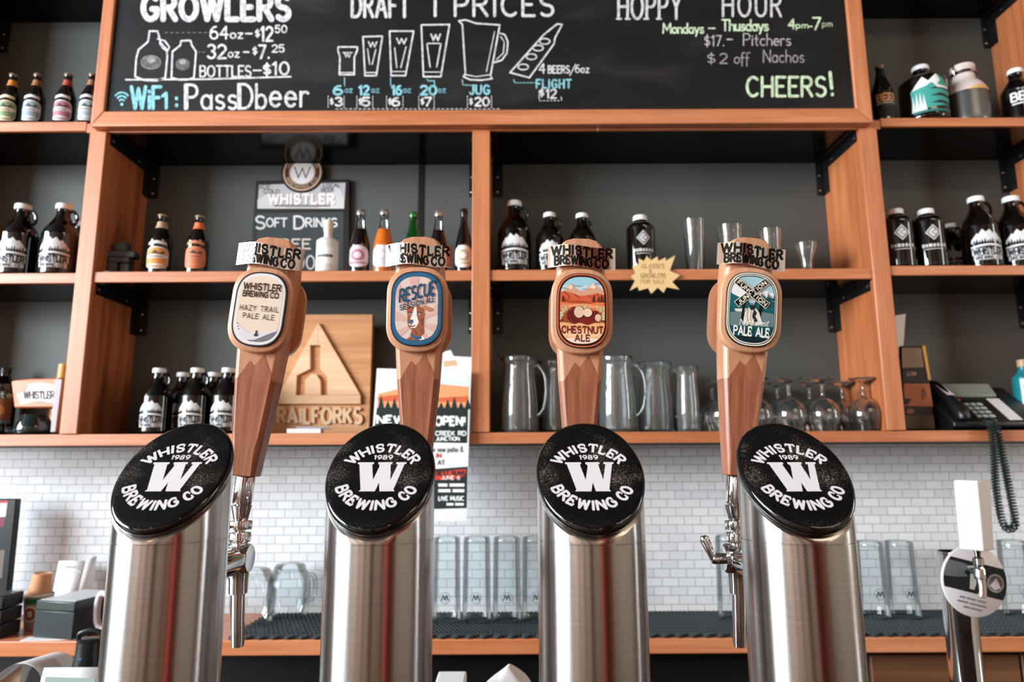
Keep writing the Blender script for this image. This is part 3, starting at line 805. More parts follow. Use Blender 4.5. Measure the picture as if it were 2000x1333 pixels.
def art_junction():
    a, cv = base_label('f0ead9', '1d6f70', .84, '15292e')
    o = outline(1, 1); a.poly([(x * .895, y * .925) for x, y in o], 'f0ead9', 2)
    a.poly([(x * .865, y * .9) for x, y in o], '163338', 2)
    c = Clipped(cv)
    c.rect(-1, .1, 1, 1, 'a9cdd8', 4)
    c.poly([(-1, .50), (-.8, .58), (-.62, .68), (-.42, .62), (-.2, .66), (.1, .5), (.3, .46), (.55, .52), (.75, .46), (1, .42), (1, .1), (-1, .1)], 'f2eef0', 5)
    c.poly([(-1, .50), (-.78, .36), (-.5, .28), (-.2, .20), (.1, .30), (1, .24), (1, -.1), (-1, -.1)], '17656a', 6)
    for k in range(16):
        x = .05 + k * .06; h = .10 + .05 * ((k * 7) % 4)
        c.poly([(x - .04, .26), (x + .04, .26), (x, .26 + h)], '124f56', 7)
    c.rect(-1, -1, 1, .0, '155c62', 6)
    c.poly([(-1, -.18), (-.5, -.08), (.4, -.06), (1, -.1), (1, -.5), (-1, -.5)], '6d8486', 7)
    c.poly([(-.7, -.04), (-.2, .0), (-.3, -.1), (-.62, -.1)], 'e8e4da', 8)
    c.poly([(-1, -.5), (1, -.42), (1, -.7), (-1, -.7)], '16565c', 8)
    c.poly([(-1, -.78), (0, -.72), (1, -.80), (1, -1), (-1, -1)], '10282c', 8)
    c.poly([(.30, .28), (.44, .30), (.30, -.34), (.20, -.32)], '191d20', 9).poly([(-.36, .26), (-.26, .26), (-.32, -.34), (-.42, -.3)], '191d20', 9)
    # seated rider
    c.poly([(-.34, -.42), (-.28, -.10), (-.12, .04), (.10, .05), (.26, -.08), (.42, -.40), (.2, -.42)], 'e9e3d3', 10)
    c.poly([(.06, .0), (.18, -.1), (.12, -.2), (.22, -.3), (.10, -.4), (.0, -.2)], '2a2d2f', 11)
    c.stroke([(-.16, -.02), (-.2, -.2), (-.14, -.38)], .022, '9a927f', 11).stroke([(-.02, 0), (-.06, -.2), (-.02, -.4)], .022, '9a927f', 11)
    c.ell(-.02, .13, .13, .10, '2a2d2f', 11, 14).ell(-.02, .19, .13, .06, 'b9c6cb', 12, 14).rect(-.12, .10, .08, .15, '5d8aa0', 12)
    c.poly([(-.12, .04), (0, .08), (.12, .04), (.06, -.03), (-.08, -.03)], '26292b', 12)
    c.join(a)
    def plank(ang, cy, words, sh):
        ca, sa = math.cos(R(ang)), math.sin(R(ang))
        f = lambda x, y: (-.06 + (x * ca - y * sa) * 1.0, cy + (x * sa + y * ca) * .68)
        a.poly([f(-.76, -.14), f(.80, -.14), f(.80, .14), f(-.76, .14)], 'efe9d6', sh)
        a.poly([f(-.74, -.115), f(.78, -.115), f(.78, .115), f(-.74, .115)], '16181a', sh + 1)
        a.text(words, -.66, .70, -.075, .15, 'efe9d6', .2, sh + 2, gap=.3, fn=f, rnd=False)
    plank(42, .42, 'JUNCTION', 13); plank(-36, .42, 'FUNCTION', 16)
    a.text('Northwest', -.48, .62, -.46, .16, 'f2eee6', .12, 19, gap=.05, slant=.3, slope=.03)
    a.text('PALE ALE', -.68, .66, -.72, .22, 'f5f2ee', .22, 19, gap=.22, serif=.06, rnd=False, slope=0)
    return a


TOWERS = (
    (343, 480, 930, R(4.9), 1.0, 'leftmost steel draft tower, before the pale ale handle with cream label', 'tap handle with cream label of a hazy mountain trail, leftmost of four', art_hazy, 'cream label with grey slope'),
    (745, 815, 930, R(0), 1.0, 'steel draft tower before the tap handle with the dog label', 'tap handle with pink and blue label of a brown dog', art_rescue, 'blue bordered label with a dog'),
    (1152, 1131, 934, R(1.4), 1.0, 'steel draft tower before the tap handle with the chestnut label', 'tap handle with orange label of chestnuts below red mountains', art_chestnut, 'orange label with chestnuts'),
    (1549, 1438, 930, R(5.8), 1.0, 'rightmost steel draft tower, before the handle with the teal label', 'tap handle with teal label of a crossing sign and seated skier', art_junction, 'teal label with a crossing sign'))
for i, (px, bx, by, lean, k, l1, l2, art, l3) in enumerate(TOWERS):
    t, X, zc = tower(px, 0, l1, 0)
    h, p = handle(bx, by, lean, k, l2, art(), l3)
    MB().lathe([(.0085, -.033), (.0105, -.032), (.0112, -.03), (.0112, -.002), (.0105, 0), (.004, .0005)], 32).build('ferrule', CHROME, h, smooth=30)['label'] = 'chrome ferrule'
    faucet(t, X, p.x - math.sin(lean) * .032, p.z, HY, i == 3)

# ------------------------------------------------------------------ the shelving behind the bar
ZT = 3.5
XL = (XP(171, 1.9, FRONT) + 0.0, XP(203, 1.9, FRONT))
PX = {}
for nm, a, b in (('l', 171, 203), ('c', 923, 957), ('r', 1685, 1718)):
    PX[nm] = (P(a, 333, FRONT).x, P(b, 333, FRONT).x)
XFL, XFR = -2.31, P(1975, 400, BACK).x            # inner faces of the outermost posts
sh = thing('back_bar_shelving', 'tall wooden shelving with black boards on the grey wall behind the bar', 'shelving')
for a, b, z1 in ((*PX['l'], ZBM), (*PX['c'], ZBM), (*PX['r'], ZBM), (XFL - .06, XFL, ZT), (XFR, XFR + .065, ZT)):
    po = MB().bx(a, b, FRONT, BACK, ZB, z1).build('post', WOODP, sh, bevel=.002)
    MB().bx(a - .0005, b + .0005, FRONT - .008, FRONT, ZB, z1).build('post_face', WOODZ, po, bevel=.003)


def shelf(x0, x1, zt, zb, nosing=True, name='shelf'):
    b = MB().bx(x0, x1, FRONT + .015, BACK, zb, zt - .0005).build(name, BLKB, sh)
    MB().bx(x0, x1, FRONT, FRONT + .0148, zb - .001, zt).build('shelf_edge', WOODX, b, bevel=.002)
    return b


e = .0006
shelf(XFL + e, PX['l'][0] - e, ZM - .004, ZMB - .003)
shelf(PX['l'][1] + e, PX['c'][0] - e, ZM, ZMB); shelf(PX['c'][1] + e, PX['r'][0] - e, ZM, ZMB)
shelf(PX['r'][1] + e, XFR - e, ZRM, ZRMB)
shelf(PX['l'][0] - .02, PX['r'][1] + .02, ZBM + .036, ZBM)
shelf(XFL + e, PX['l'][0] - .022, ZL1, ZL1B); shelf(PX['r'][1] + .022, XFR - e, ZR1, ZR1B)
shelf(XFL - .1, XFR + .1, ZB - e, ZBB)
shelf(XFL + e, XFR - e, ZT + .03, ZT)
# upper row above the side bays, mostly out of frame
_zt = P(1850, -60, FRONT).z
shelf(XFL + e, PX['l'][0] - .03, _zt + .04, _zt); shelf(PX['r'][1] + .03, XFR - e, _zt + .04, _zt)


def bracket(x, side, zt, drop=.15):
    """angle iron under a shelf along a post: side=+1 when the bay lies to the right of x"""
    x0, x1 = (x + .001, x + .033) if side > 0 else (x - .033, x - .001)
    xf = x + side * .003
    mb = MB(); mb.bx(min(x + side * .0008, xf), max(x + side * .0008, xf), FRONT + .02, BACK - .002, zt - .042, zt - .001)
    mb.bx(x0, x1, FRONT + .02, BACK - .002, zt - .005, zt - .0012)
    mb.bx(min(x + side * .0008, xf), max(x + side * .0008, xf), BACK - .05, BACK - .002, zt - drop, zt - .04)
    mb.bx(x0, x1 + side * .012 * (side > 0), BACK - .006, BACK - .001, zt - drop, zt - .005)
    b = mb.build('bracket', BLKM, sh)
    for y, z in ((FRONT + .04, zt - .02), (BACK - .09, zt - .02)):
        MB().lathe([(.007, 0), (.0065, .0025), (.003, .004)], 12, c=(0, 0, 0), axis='X').build('bolt', STEELP, b, loc=(xf, y, z)).scale = (side, 1, 1)
    for z in (zt - .06, zt - drop + .022):
        MB().lathe([(.007, 0), (.0065, -.0025), (.003, -.004)], 12, c=(0, 0, 0), axis='Y').build('bolt', STEELP, b, loc=((x0 + x1) / 2 + side * .004, BACK - .006, z))


for x, s, zs in ((XFL, 1, (ZL1B, ZMB, _zt)), (PX['l'][0], -1, (ZMB,)), (PX['l'][1], 1, (ZBM, ZMB)), (PX['c'][0], -1, (ZBM, ZMB)), (PX['c'][1], 1, (ZBM, ZMB)),
                 (PX['r'][0], -1, (ZBM, ZMB)), (XFR, -1, (ZR1B, ZRMB, _zt))):
    for z in zs: bracket(x, s, z)

# ------------------------------------------------------------------ the chalkboard
YB = 2.455
cb = thing('menu_chalkboard', 'large framed chalkboard menu with drinks prices above the shelves', 'chalkboard')
ol, il = [P(207, 0, YB), P(176, 246, YB)], [P(237, 0, YB), P(203, 218, YB)]
X0, X1 = P(176, 246, YB).x, P(1706, 238, YB).x
I0, I1 = P(203, 218, YB).x, P(1672, 209, YB).x
Z0, Z1 = P(940, 243, YB).z, P(940, 214, YB).z
ZU = P(940, -190, YB).z
MB().bx(I0 - .01, I1 + .01, YB + .012, YB + .03, Z1 - .01, ZU).build('slate', CHALKB, cb)
for nm, poly in (('frame_rail', [(X0, Z0), (X1, Z0), (I1, Z1), (I0, Z1)]), ('frame_stile', [(X0, Z0), (I0, Z1), (I0, ZU), (X0, ZU + .05)]),
                 ('frame_stile', [(X1, Z0), (I1, Z1), (I1, ZU), (X1, ZU + .05)]), ('frame_rail', [(X0, ZU + .05), (X1, ZU + .05), (I1, ZU), (I0, ZU)])):
    MB().prism(poly, YB, YB + .044).build(nm, WOODX if 'rail' in nm else WOODZ, cb, bevel=.004)
CW, CB_, CG = 'd9d5d6', '8fc9d2', 'd3e6c3'


def chalk(c):
    if 'chalk_' + c in MATS: return MATS['chalk_' + c]
    m = mat('chalk_' + c, c, .9, spec=.1); b = m.node_tree.nodes['Principled BSDF']
    tc = N(m, 'ShaderNodeTexCoord'); n = N(m, 'ShaderNodeTexNoise', Scale=60.0, Detail=4.0); L(m, tc, 'Object', n, 'Vector')
    d = [x * .62 for x in lin(c)[:3]]
    r = ramp(m, [(.36, d), (.56, lin(c)[:3])]); L(m, n, 'Fac', r, 0); L(m, r, 0, b, 'Base Color')
    return m


a = Art(); T = lambda s, x0, x1, y, h, c=CW, wt=.13, **k: a.text(s, x0, x1, y, h, c, wt, up=-1, **k)
T('GROWLERS', 280, 564, 38, 46, wt=.25, gap=.3)
T('64', 411, 445, 76, 24, wt=.16); T('oz', 450, 474, 75, 18, wt=.16); T('-', 480, 492, 76, 24, wt=.14)
T('$', 499, 507, 72, 13, wt=.2); T('12', 510, 532, 80, 27, wt=.17); T('50', 538, 560, 64, 14, wt=.2)
T('32', 406, 441, 114, 26, wt=.17); T('oz', 446, 467, 112, 17, wt=.16); T('-', 476, 486, 112, 24, wt=.14)
T('$', 494, 502, 106, 13, wt=.2); T('7.', 506, 526, 114, 25, wt=.17); T('25', 532, 555, 102, 14, wt=.2)
T('BOTTLES', 391, 490, 150, 21, wt=.16); T('-', 495, 510, 148, 24, wt=.13); T('$', 515, 528, 146, 20, wt=.22); T('10', 533, 564, 146, 24, wt=.17)
a.stroke([(246, 156), (400, 155), (568, 150)], 3.2, CW)
for x in range(322, 406, 11): a.stroke([(x, 64), (x + 5, 64)], 1.3, '8a8583')
for x in range(388, 404, 8): a.stroke([(x, 102), (x + 4, 102)], 1.3, '8a8583')
# jugs
a.stroke([(264, 150), (266, 115), (271, 97), (289, 82), (291, 72), (292, 61), (308, 61), (311, 72), (314, 84), (325, 96), (327, 110), (323, 152)], 3.4, CW)
a.stroke([(264, 150), (282, 157), (305, 158), (323, 152)], 3.4, CW)
a.stroke([(308, 76), (322, 80), (331, 92), (327, 100), (318, 94), (312, 84)], 3.0, CW)
a.stroke([(335, 152), (337, 101), (352, 89), (354, 80), (372, 79), (375, 89), (383, 101), (379, 152)], 3.4, CW)
a.stroke([(335, 152), (350, 156), (366, 156), (379, 152)], 3.4, CW)
a.ell(295, 122, 17, 13, '6d6866').ell(296, 117, 9, 6, 'a39d9b', 2).ring(295, 122, 19, 13, 1.6, '9a9592', 2).ell(357, 126, 14, 12, '6d6866').ell(357, 121, 6, 5, 'a9a3a1', 2)
# wifi
T('WiF', 257, 314, 212, 42, CB_, .16); T('1', 318, 327, 212, 30, CB_, .2); T(':', 340, 350, 210, 34, CB_, .2)
for r_ in (17, 11.5, 6): a.stroke(arc(238, 202, r_, r_ * 1.25, 225, 315, 8), 3.2, CB_)
a.ell(238, 204, 3, 3, CB_)
T('Pass', 362, 462, 213, 47, wt=.11); T('Db', 466, 520, 212, 47, wt=.11); T('eer', 528, 602, 208, 50, wt=.11)
a.stroke([(364, 211), (364, 169)], 8, CW).stroke([(468, 211), (468, 169)], 7, CW)
# draft prices
T('DRAFT', 688, 798, 33, 44, wt=.14, gap=.3); a.poly([], CW) if 0 else None
T('T', 834, 866, 31, 44, wt=.14); T('PRICES', 889, 1080, 31, 42, wt=.14, gap=.3)
def cup(pts, w_=3.2): a.stroke(pts, w_, CW)
cup([(661, 92), (698, 92), (698, 98), (692, 112), (692, 146), (663, 146), (664, 112), (660, 98), (661, 92)]); cup([(662, 142), (692, 142)], 2); T('W', 673, 685, 112, 8, wt=.22); a.stroke([(670, 103), (688, 103)], 2, CW)
cup([(709, 72), (747, 71), (735, 148), (713, 148), (709, 72)]); cup([(713, 142), (735, 142)], 2); T('W', 720, 736, 92, 10, wt=.24)
cup([(718, 96), (722, 126)], 2.2); cup([(734, 97), (727, 126)], 2.2)
cup([(761, 61), (808, 61), (792, 148), (764, 148), (761, 61)]); cup([(764, 140), (792, 140)], 2); T('W', 775, 794, 86, 11, wt=.24)
cup([(771, 94), (775, 132)], 2.4); cup([(793, 92), (783, 132)], 2.4)
cup([(823, 49), (878, 48), (861, 150), (827, 150), (823, 49)]); cup([(827, 141), (862, 141)], 2); T('W', 842, 860, 79, 12, wt=.26)
cup([(834, 86), (840, 131)], 2.6); cup([(861, 86), (853, 131)], 2.6); cup([(836, 85), (860, 85)], 2.4)
cup([(896, 41), (910, 39), (930, 46), (976, 49), (958, 148), (961, 154), (940, 157), (918, 156), (905, 150), (909, 144), (903, 48), (896, 41)])
cup([(976, 65), (986, 68), (992, 82), (990, 104), (980, 118), (966, 122)]); cup([(978, 72), (985, 82), (983, 104), (970, 116)], 2.2); cup([(966, 62), (950, 140)], 1.8); cup([(909, 146), (930, 150), (958, 146)], 2)
cup([(996, 142), (1062, 68), (1088, 47), (1098, 48), (1084, 74), (1082, 86), (1034, 152), (996, 142)])
for x, y in ((1064, 81), (1051, 94), (1038, 111), (1022, 131)): a.ring(x, y, 10, 5.5, 2.6, CW)
for s, x0, x1, oz in (('6', 652, 668, 674), ('12', 702, 720, 726), ('16', 766, 784, 788), ('20', 822, 852, 856)):
    T(s, x0, x1, 185, 17, CB_, .26); T('oz', oz, oz + 14, 181, 12, '79aab4', .18)
T('JUG', 918, 956, 184, 17, CB_, .24, gap=.35); T('FLIGHT', 1048, 1115, 172, 16, CB_, .22, gap=.35)
for s, x0, x1, b0, b1 in (('3', 655, 668, 641, 672), ('5', 708, 722, 697, 728), ('6', 766, 780, 755, 787), ('7', 830, 842, 818, 848), ('20', 928, 955, 913, 960)):
    T(s, x0, x1, 207, 16, wt=.24); T('$', b0 + 4, b0 + 10, 204, 11, wt=.2)
    for y in range(188, 210, 5): a.stroke([(b0, y), (b0, y + 2)], 1.6, CW).stroke([(b1, y), (b1, y + 2)], 1.6, CW)
for x in range(656, 980, 9): a.stroke([(x, 213), (x + 4, 213)], 1.6, CW)
for q in (((673, 152), (673, 168)), ((763, 152), (763, 167), (770, 168)), ((834, 154), (836, 158), (848, 158), (849, 166)), ((903, 156), (904, 166), (922, 167)), ((1003, 156), (1006, 162))): a.stroke(q, 1.8, CB_)
for x in range(1008, 1045, 7): a.stroke([(x, 162), (x + 4, 162)], 1.6, CB_)
T('4', 1053, 1064, 143, 18, wt=.16); T('BEERS', 1071, 1112, 143, 14, wt=.2, gap=.3); T('/', 1113, 1124, 146, 20, wt=.1); T('6oz', 1124, 1150, 142, 15, wt=.16)
T('$', 1054, 1062, 188, 13, wt=.2); T('12', 1067, 1086, 192, 17, wt=.2)
for x in range(1054, 1090, 7): a.stroke([(x, 197), (x + 3, 197)], 1.5, CW)
a.stroke([(1096, 190), (1097, 196)], 2, CW).stroke([(1053, 178), (1053, 194)], 1.5, CW)
# the right-hand column
T('HOPPY', 1208, 1330, 37, 48, wt=.11, gap=.3); T('HOUR', 1412, 1525, 32, 44, wt=.11, gap=.38)
for x in (1209, 1226, 1262, 1287): a.stroke([(x - 4, 37), (x + 4, 37)], 4, CW)
T('Mondays', 1295, 1374, 65, 19, CG, .17, gap=.16); T('-', 1384, 1396, 64, 20, CG, .15); T('Thusdays', 1410, 1500, 60, 21, CG, .17, gap=.14)
T('4', 1540, 1552, 56, 18, CG, .2); T('pm', 1555, 1578, 55, 12, CG, .18); T('-', 1580, 1586, 57, 12, CG, .2); T('7', 1588, 1602, 58, 23, CG, .17); T('pm', 1606, 1625, 52, 12, 'a9b89d', .16)
K = 'bdb8b7'
T('$17.', 1376, 1414, 90, 20, K, .12); T('-', 1420, 1430, 84, 16, K, .18); T('Pitchers', 1452, 1544, 89, 23, K, .1, gap=.18)
T('$2', 1382, 1420, 124, 19, 'a8a3a2', .12, gap=.4); T('off', 1434, 1463, 124, 21, 'a8a3a2', .1, gap=.12); T('Nachos', 1491, 1570, 122, 24, 'a8a3a2', .09, gap=.2)
T('CHEERS', 1459, 1612, 188, 37, CG, .15, gap=.26); T('!', 1621, 1630, 186, 44, CG, .15, slant=-.1)
def onb(y): return lambda px, py, l: P(px, py, y) - Vector((0, .0004 + l * .0002, 0))
a.build('chalk_lettering', onb(YB + .012), cb, inks=chalk)['label'] = 'chalk lettering and drawings in white, blue and pale green'
# small hook under the frame
hk = MB(); p = P(1167, 243, YB - .004)
hk.tube([p, p + Vector((0, -.006, -.012)), p + Vector((0, -.004, -.03)), p + Vector((0, -.008, -.036))], [.0025, .003, .0028, .006], 10)
tag(hk.build('ceiling_hook', CHROME), 'tiny bright hook under the bottom rail of the chalkboard frame', 'hook')

# ------------------------------------------------------------------ the back counter
bc = thing('back_counter', 'wood-edged counter with black base below the white tiles', 'counter')
CT = wood('counter_fir', 'b4693f', 'c87a50', 'd88e64', 'X', rough=.35, fine=45)
MB().bx(-3.0, 3.0, 2.42, BACK - .001, ZCB, ZC).build('counter_top', CT, bc, bevel=.004)
MB().bx(-3.0, 3.0, 2.52, BACK - .001, .1, ZCB - .0005).build('base_cabinet', mat('black_cabinet', '121313', .35), bc)
x_ = XP(1700, .8, 2.5)
for x0 in (x_, x_ + .52):
    d = MB().bx(x0, x0 + .51, 2.497, 2.5195, .12, ZCB - .028).build('cabinet_door', wood('cabinet_door_wood', '5c3a26', '704a32', '84593e', 'X', fine=30), bc, bevel=.003)
    d['label'] = 'brown wooden cabinet door'
# rubber mat: ribs with a scalloped front edge
mt = thing('bar_mat', 'long black ribbed rubber mat along the back counter', 'mat', (0, 0, ZC))
mx0, mx1 = XP(452, ZC, 2.45), 2.9
MB().bx(mx0, mx1, 2.435, BACK - .03, .0005, .005).build('mat_base', RUBBER, mt)
mb = MB(); x = mx0 + .01; k = 0
while x < 2.2:
    for r_ in range(9):
        y = 2.452 + r_ * .039
        mb.box((x, y, .0078), (.0045, .036, .0055), 0, (0, 0, .5))
    x += .016; k += 1
o = mb.build('mat_ribs', RUBBER, mt, smooth=0)
mb = MB(); x = mx0 + .012
while x < mx1:
    mb.lathe([(.013, .0006), (.014, .002), (.014, .008), (.012, .010)], 12, c=(x, 2.433, 0)); x += .047
mb.build('mat_scallops', RUBBER, mt)
# under-bar ledge on the bartender's side (below the frame), carrying the bags and the siphon
lg = thing('under_bar_ledge', 'steel ledge under the bar on the bartender side', 'ledge', (0, 1.55, .88))
MB().bx(-1.6, 2.2, -.2, .28, -.03, 0).build('ledge_top', mat('ledge_steel', 'a09c98', .3, 1), lg)
for x in (-1.5, 0, 2.1): MB().bx(x - .02, x + .02, -.15, -.11, -.88, -.03).build('leg', MATS['ledge_steel'], lg)

# ------------------------------------------------------------------ bottles
def on(px, z, Y, hz=.1): return (XP(px, z + hz, Y), Y, z)


def smooth_prof(pts, n=6):
    """Catmull-Rom through profile points; a point given twice stays a corner"""
    out = []
    for i in range(len(pts) - 1):
        p1, p2 = pts[i], pts[i + 1]; p0, p3 = pts[max(i - 1, 0)], pts[min(i + 2, len(pts) - 1)]
        if p1 == p2: continue
        if p0 == p1: p0 = p1
        for k in range(n):
            t = k / n
            out.append(tuple(max(0.0005 if d == 0 else -9, .5 * (2 * p1[d] + (p2[d] - p0[d]) * t + (2 * p0[d] - 5 * p1[d] + 4 * p2[d] - p3[d]) * t * t + (3 * p1[d] - p0[d] - 3 * p2[d] + p3[d]) * t ** 3)) for d in (0, 1)))
    return out + [pts[-1]]


def on_cyl(r, ang=0): return lambda x, y, l: Vector(((r + .0006 + l * .00025) * math.sin(x / r + ang), -(r + .0006 + l * .00025) * math.cos(x / r + ang), y))


INKW = 'd8d6d6'


def growler(big, ang=0):
    """amber jug with loop handle, white screw cap and a white mountain print"""
    k = 1 if big else .82
    t = thing('growler', '', 'growler')
    pr = smooth_prof([(.056, 0), (.056, 0), (.066, .008), (.067, .02), (.067, .02), (.067, .155), (.0655, .172), (.056, .198), (.037, .228), (.0265, .25), (.0235, .268), (.0235, .285), (.0235, .285)])
    pr = [(r * k, z * k) for r, z in pr]
    MB().lathe(pr, 40).build('bottle_body', BGLASS, t)
    MB().tube([Vector(q) * k for q in ((.022, 0, .272), (.034, 0, .276), (.046, 0, .262), (.050, 0, .244), (.046, 0, .228), (.038, 0, .222))], [.007 * k, .0065 * k, .006 * k, .0062 * k, .0065 * k, .007 * k], 10).build('loop_handle', BGLASS, t)
    MB().lathe([(.012 * k, .279 * k), (.0285 * k, .279 * k), (.0295 * k, .281 * k), (.0295 * k, .296 * k), (.0275 * k, .3005 * k), (.01 * k, .301 * k)], 28).build('screw_cap', CAPW, t)['label'] = 'white screw cap'
    a = Art()
    peaks = [(-.056, .098), (-.054, .112), (-.042, .126), (-.034, .137), (-.029, .133), (-.016, .152), (-.004, .139), (.008, .149), (.020, .134), (.030, .138), (.044, .119), (.056, .104), (.056, .098)]
    tr = []
    for i in range(13):
        x = .056 - i * .0088
        tr += [(x, .098), (x - .0035, .109 + .004 * ((i * 5) % 3))]
    a.poly(peaks + tr[1:-1], INKW)
    a.poly([(-.058, .086), (-.03, .091), (0, .093), (.03, .091), (.058, .086), (.058, .079), (0, .085), (-.058, .079)], INKW)
    a.rect(-.056, .050, .056, .076, INKW).rect(-.052, .030, .052, .047, INKW)
    a.text('WHISTLER', -.05, .05, .0525, .021, '161314', .24, 2, serif=.08, rnd=False)
    a.text('BREWING CO.', -.044, .044, .0325, .012, '161314', .22, 2, rnd=False)
    if k != 1: a.it = [([(x * k, y * k) for x, y in p], c, l) for p, c, l in a.it]
    a.build('printed_label', on_cyl(.067 * k, ang), t, strip=.008)['label'] = 'white mountain print'
    return t


def stout_bottle():
    t = thing('bullet_bottle', '', 'bottle')
    pr = smooth_prof([(.046, 0), (.046, 0), (.054, .006), (.0555, .02), (.0555, .02), (.0555, .165), (.053, .182), (.042, .197), (.028, .204), (.0245, .21), (.0245, .218), (.0245, .218)])
    MB().lathe(pr, 40).build('bottle_body', BGLASS, t)
    MB().lathe([(.012, .213), (.027, .213), (.0275, .215), (.0275, .229), (.0255, .233), (.01, .2335)], 28).build('screw_cap', CAPW, t)['label'] = 'white screw cap'
    a = Art(); k = 'c9c5c4'
    a.poly([(0, .16), (.026, .13), (0, .10), (-.026, .13)], k).poly([(0, .154), (.021, .13), (0, .106), (-.021, .13)], '141112', 2).poly([(0, .149), (.0165, .13), (0, .111), (-.0165, .13)], k, 3)
    a.stroke([(.007, .139), (-.006, .13), (.007, .121)], .0022, '141112', 4)
    [a.rect(x0, .075, x1, z1, k, 2) for x0, x1, z1 in ((-.040, -.031, .087), (-.028, -.022, .086), (-.019, -.008, .087), (-.005, .003, .086), (.007, .014, .087), (.018, .028, .086), (.031, .040, .087))]; a.rect(-.03, .066, .03, .0685, k)
    a.build('printed_label', on_cyl(.0555), t, strip=.008)['label'] = 'white diamond print'
    return t


def beer_bottle(neckc, labc, midc, h=.228, r=.036):
    t = thing('beer_bottle', '', 'bottle')
    k = h / .228
    pr = smooth_prof([(r * .86, 0), (r * .86, 0), (r * .98, .004), (r, .014), (r, .014), (r, .115 * k), (r * .93, .135 * k), (r * .62, .165 * k), (r * .42, .19 * k), (r * .37, .215 * k), (r * .37, .215 * k), (r * .40, .219 * k), (r * .40, .222 * k)])
    MB().lathe(pr, 32).build('bottle_body', BGLASS, t)
    MB().lathe([(r * .2, .2195 * k), (r * .43, .2195 * k), (r * .45, .2205 * k), (r * .42, .2275 * k), (r * .1, .2285 * k)], 24).build('crown_cap', mat('crown_cap_gold', 'b89a78', .3, .6), t)
    # neck foil follows the neck
    nf = [(r_ + .0008, z) for r_, z in pr if .172 * k < z < .203 * k]
    MB().lathe(nf, 32, cap=False).build('neck_label', ink(neckc), t)
    a = Art(); w_ = r * 1.1
    a.poly([(x * w_, .062 + y * .044) for x, y in outline(1, 1, m=24)], labc, 1)
    a.poly([(x * w_ * .92, .062 + y * .039) for x, y in outline(1, 1, m=24)], midc, 2)
    a.rect(-w_ * .91, .060, w_ * .91, .074, labc, 3).rect(-w_ * .55, .0645, w_ * .5, .0685, '4c423c', 4)
    a.rect(-w_ * .6, .03, w_ * .6, .038, labc, 3).poly([(-w_ * .8, .113), (0, .118), (w_ * .8, .113), (w_ * .7, .124), (0, .130), (-w_ * .7, .124)], labc, 2).poly([(-w_ * .5, .078), (-w_ * .1, .092), (w_ * .2, .080), (w_ * .55, .088), (w_ * .6, .076)], '3c3a36', 4)
    a.build('front_label', on_cyl(r), t, strip=.006)
    return t


def soda_bottle(liq, capc, labc, lab2, h=.25, r=.034, glass=None, lab=True, level=.62):
    t = thing('soda_bottle', '', 'bottle')
    k = h / .25
    prof = [(r * .85, 0), (r * .85, 0), (r * .97, .004), (r, .014), (r * .97, .06 * k), (r, .1 * k), (r * .96, .118 * k), (r * .72, .155 * k), (r * .47, .19 * k), (r * .38, .222 * k), (r * .38, .222 * k), (r * .43, .226 * k), (r * .43, .232 * k)]
    pr = smooth_prof(prof)
    if glass is None:
        lq = [(q, z) for q, z in pr if z <= h * level + .02]
        MB().lathe(lq, 32).build('bottle_body', mat('soda_' + liq, liq, .05, spec=.6, coat=.4), t)
        MB().lathe([(q, z) for q, z in pr if z > h * level + .012], 32, cap=False).build('bottle_neck', TGLASS, t)['label'] = 'clear glass neck'
    else:
        MB().lathe(pr, 32).build('bottle_body', glass, t)
    MB().lathe([(r * .2, .2295 * k), (r * .46, .2295 * k), (r * .47, .232 * k), (r * .46, .244 * k), (r * .40, .2495 * k), (r * .1, .25 * k)], 24).build('bottle_cap', mat('cap_' + capc, capc, .25, .7), t)
    if lab:
        a = Art()
        a.poly([(x * r * 1.2, .062 * k + y * .042 * k) for x, y in outline(1, 1, 2, 24)], labc, 1)
        a.ell(0, .066 * k, r * .7, .022 * k, lab2, 2).ell(0, .066 * k, r * .4, .012 * k, labc, 3).rect(-r * .9, .034 * k, r * .9, .040 * k, lab2, 3)
        a.build('front_label', on_cyl(r * 1.0), t, strip=.006)
    return t


def place(o, label, px, z, Y, rz=0, group=None, s=None):
    o.location = on(px, z, Y); o.rotation_euler = (0, 0, rz); o['label'] = label
    if group: o['group'] = group
    if s: o.scale = (s, s, s)
    return o


def put(src, label, px, z, Y, rz=0, s=None, group=None):
    r = dup(src, label, on(px, z, Y), rz, s)
    if group: r['group'] = group
    return r


EPS = .0006
zM, zB, zRM, zR1, zL1 = ZM + EPS, ZB + EPS, ZRM + EPS, ZR1 + EPS, ZL1 + EPS
zLM = ZM - .004 + EPS
gl = growler(True)
place(gl, 'large white-capped growler just right of the central post', 1005, zM, 2.585, .0, 'white printed growlers')
put(gl, 'large growler second from the left post, middle shelf, left bay', 116, zLM, 2.585, .25)
put(gl, 'large growler at the far left of the left bay middle shelf', 35, zLM, 2.585, .2)
put(gl, 'plain dark growler hidden behind its neighbour beside the left post', 150, zLM, 2.73, 2.6, .92)
put(gl, 'large growler with white mountain print beside the one at the right edge', 1916, zRM, 2.585, -.25)
put(gl, 'large growler cut by the right edge of the photo, middle shelf', 1985, zRM, 2.585, -.3)
gs = growler(False)
place(gs, 'smaller growler beside the large one right of the central post', 1074, zM, 2.57, 0, 'white printed growlers')
put(gs, 'smaller growler behind the chestnut tap handle', 1138, zM, 2.58, .5)
put(gs, 'small growler with tan print between bullet bottles and large growlers', 1862, zRM, 2.735, -.6, .98)
put(gs, 'leftmost small growler of the five on the bottom shelf', 306, zB, 2.565, .05)
put(gs, 'middle front small growler of the five on the bottom shelf', 381, zB, 2.565, .05)
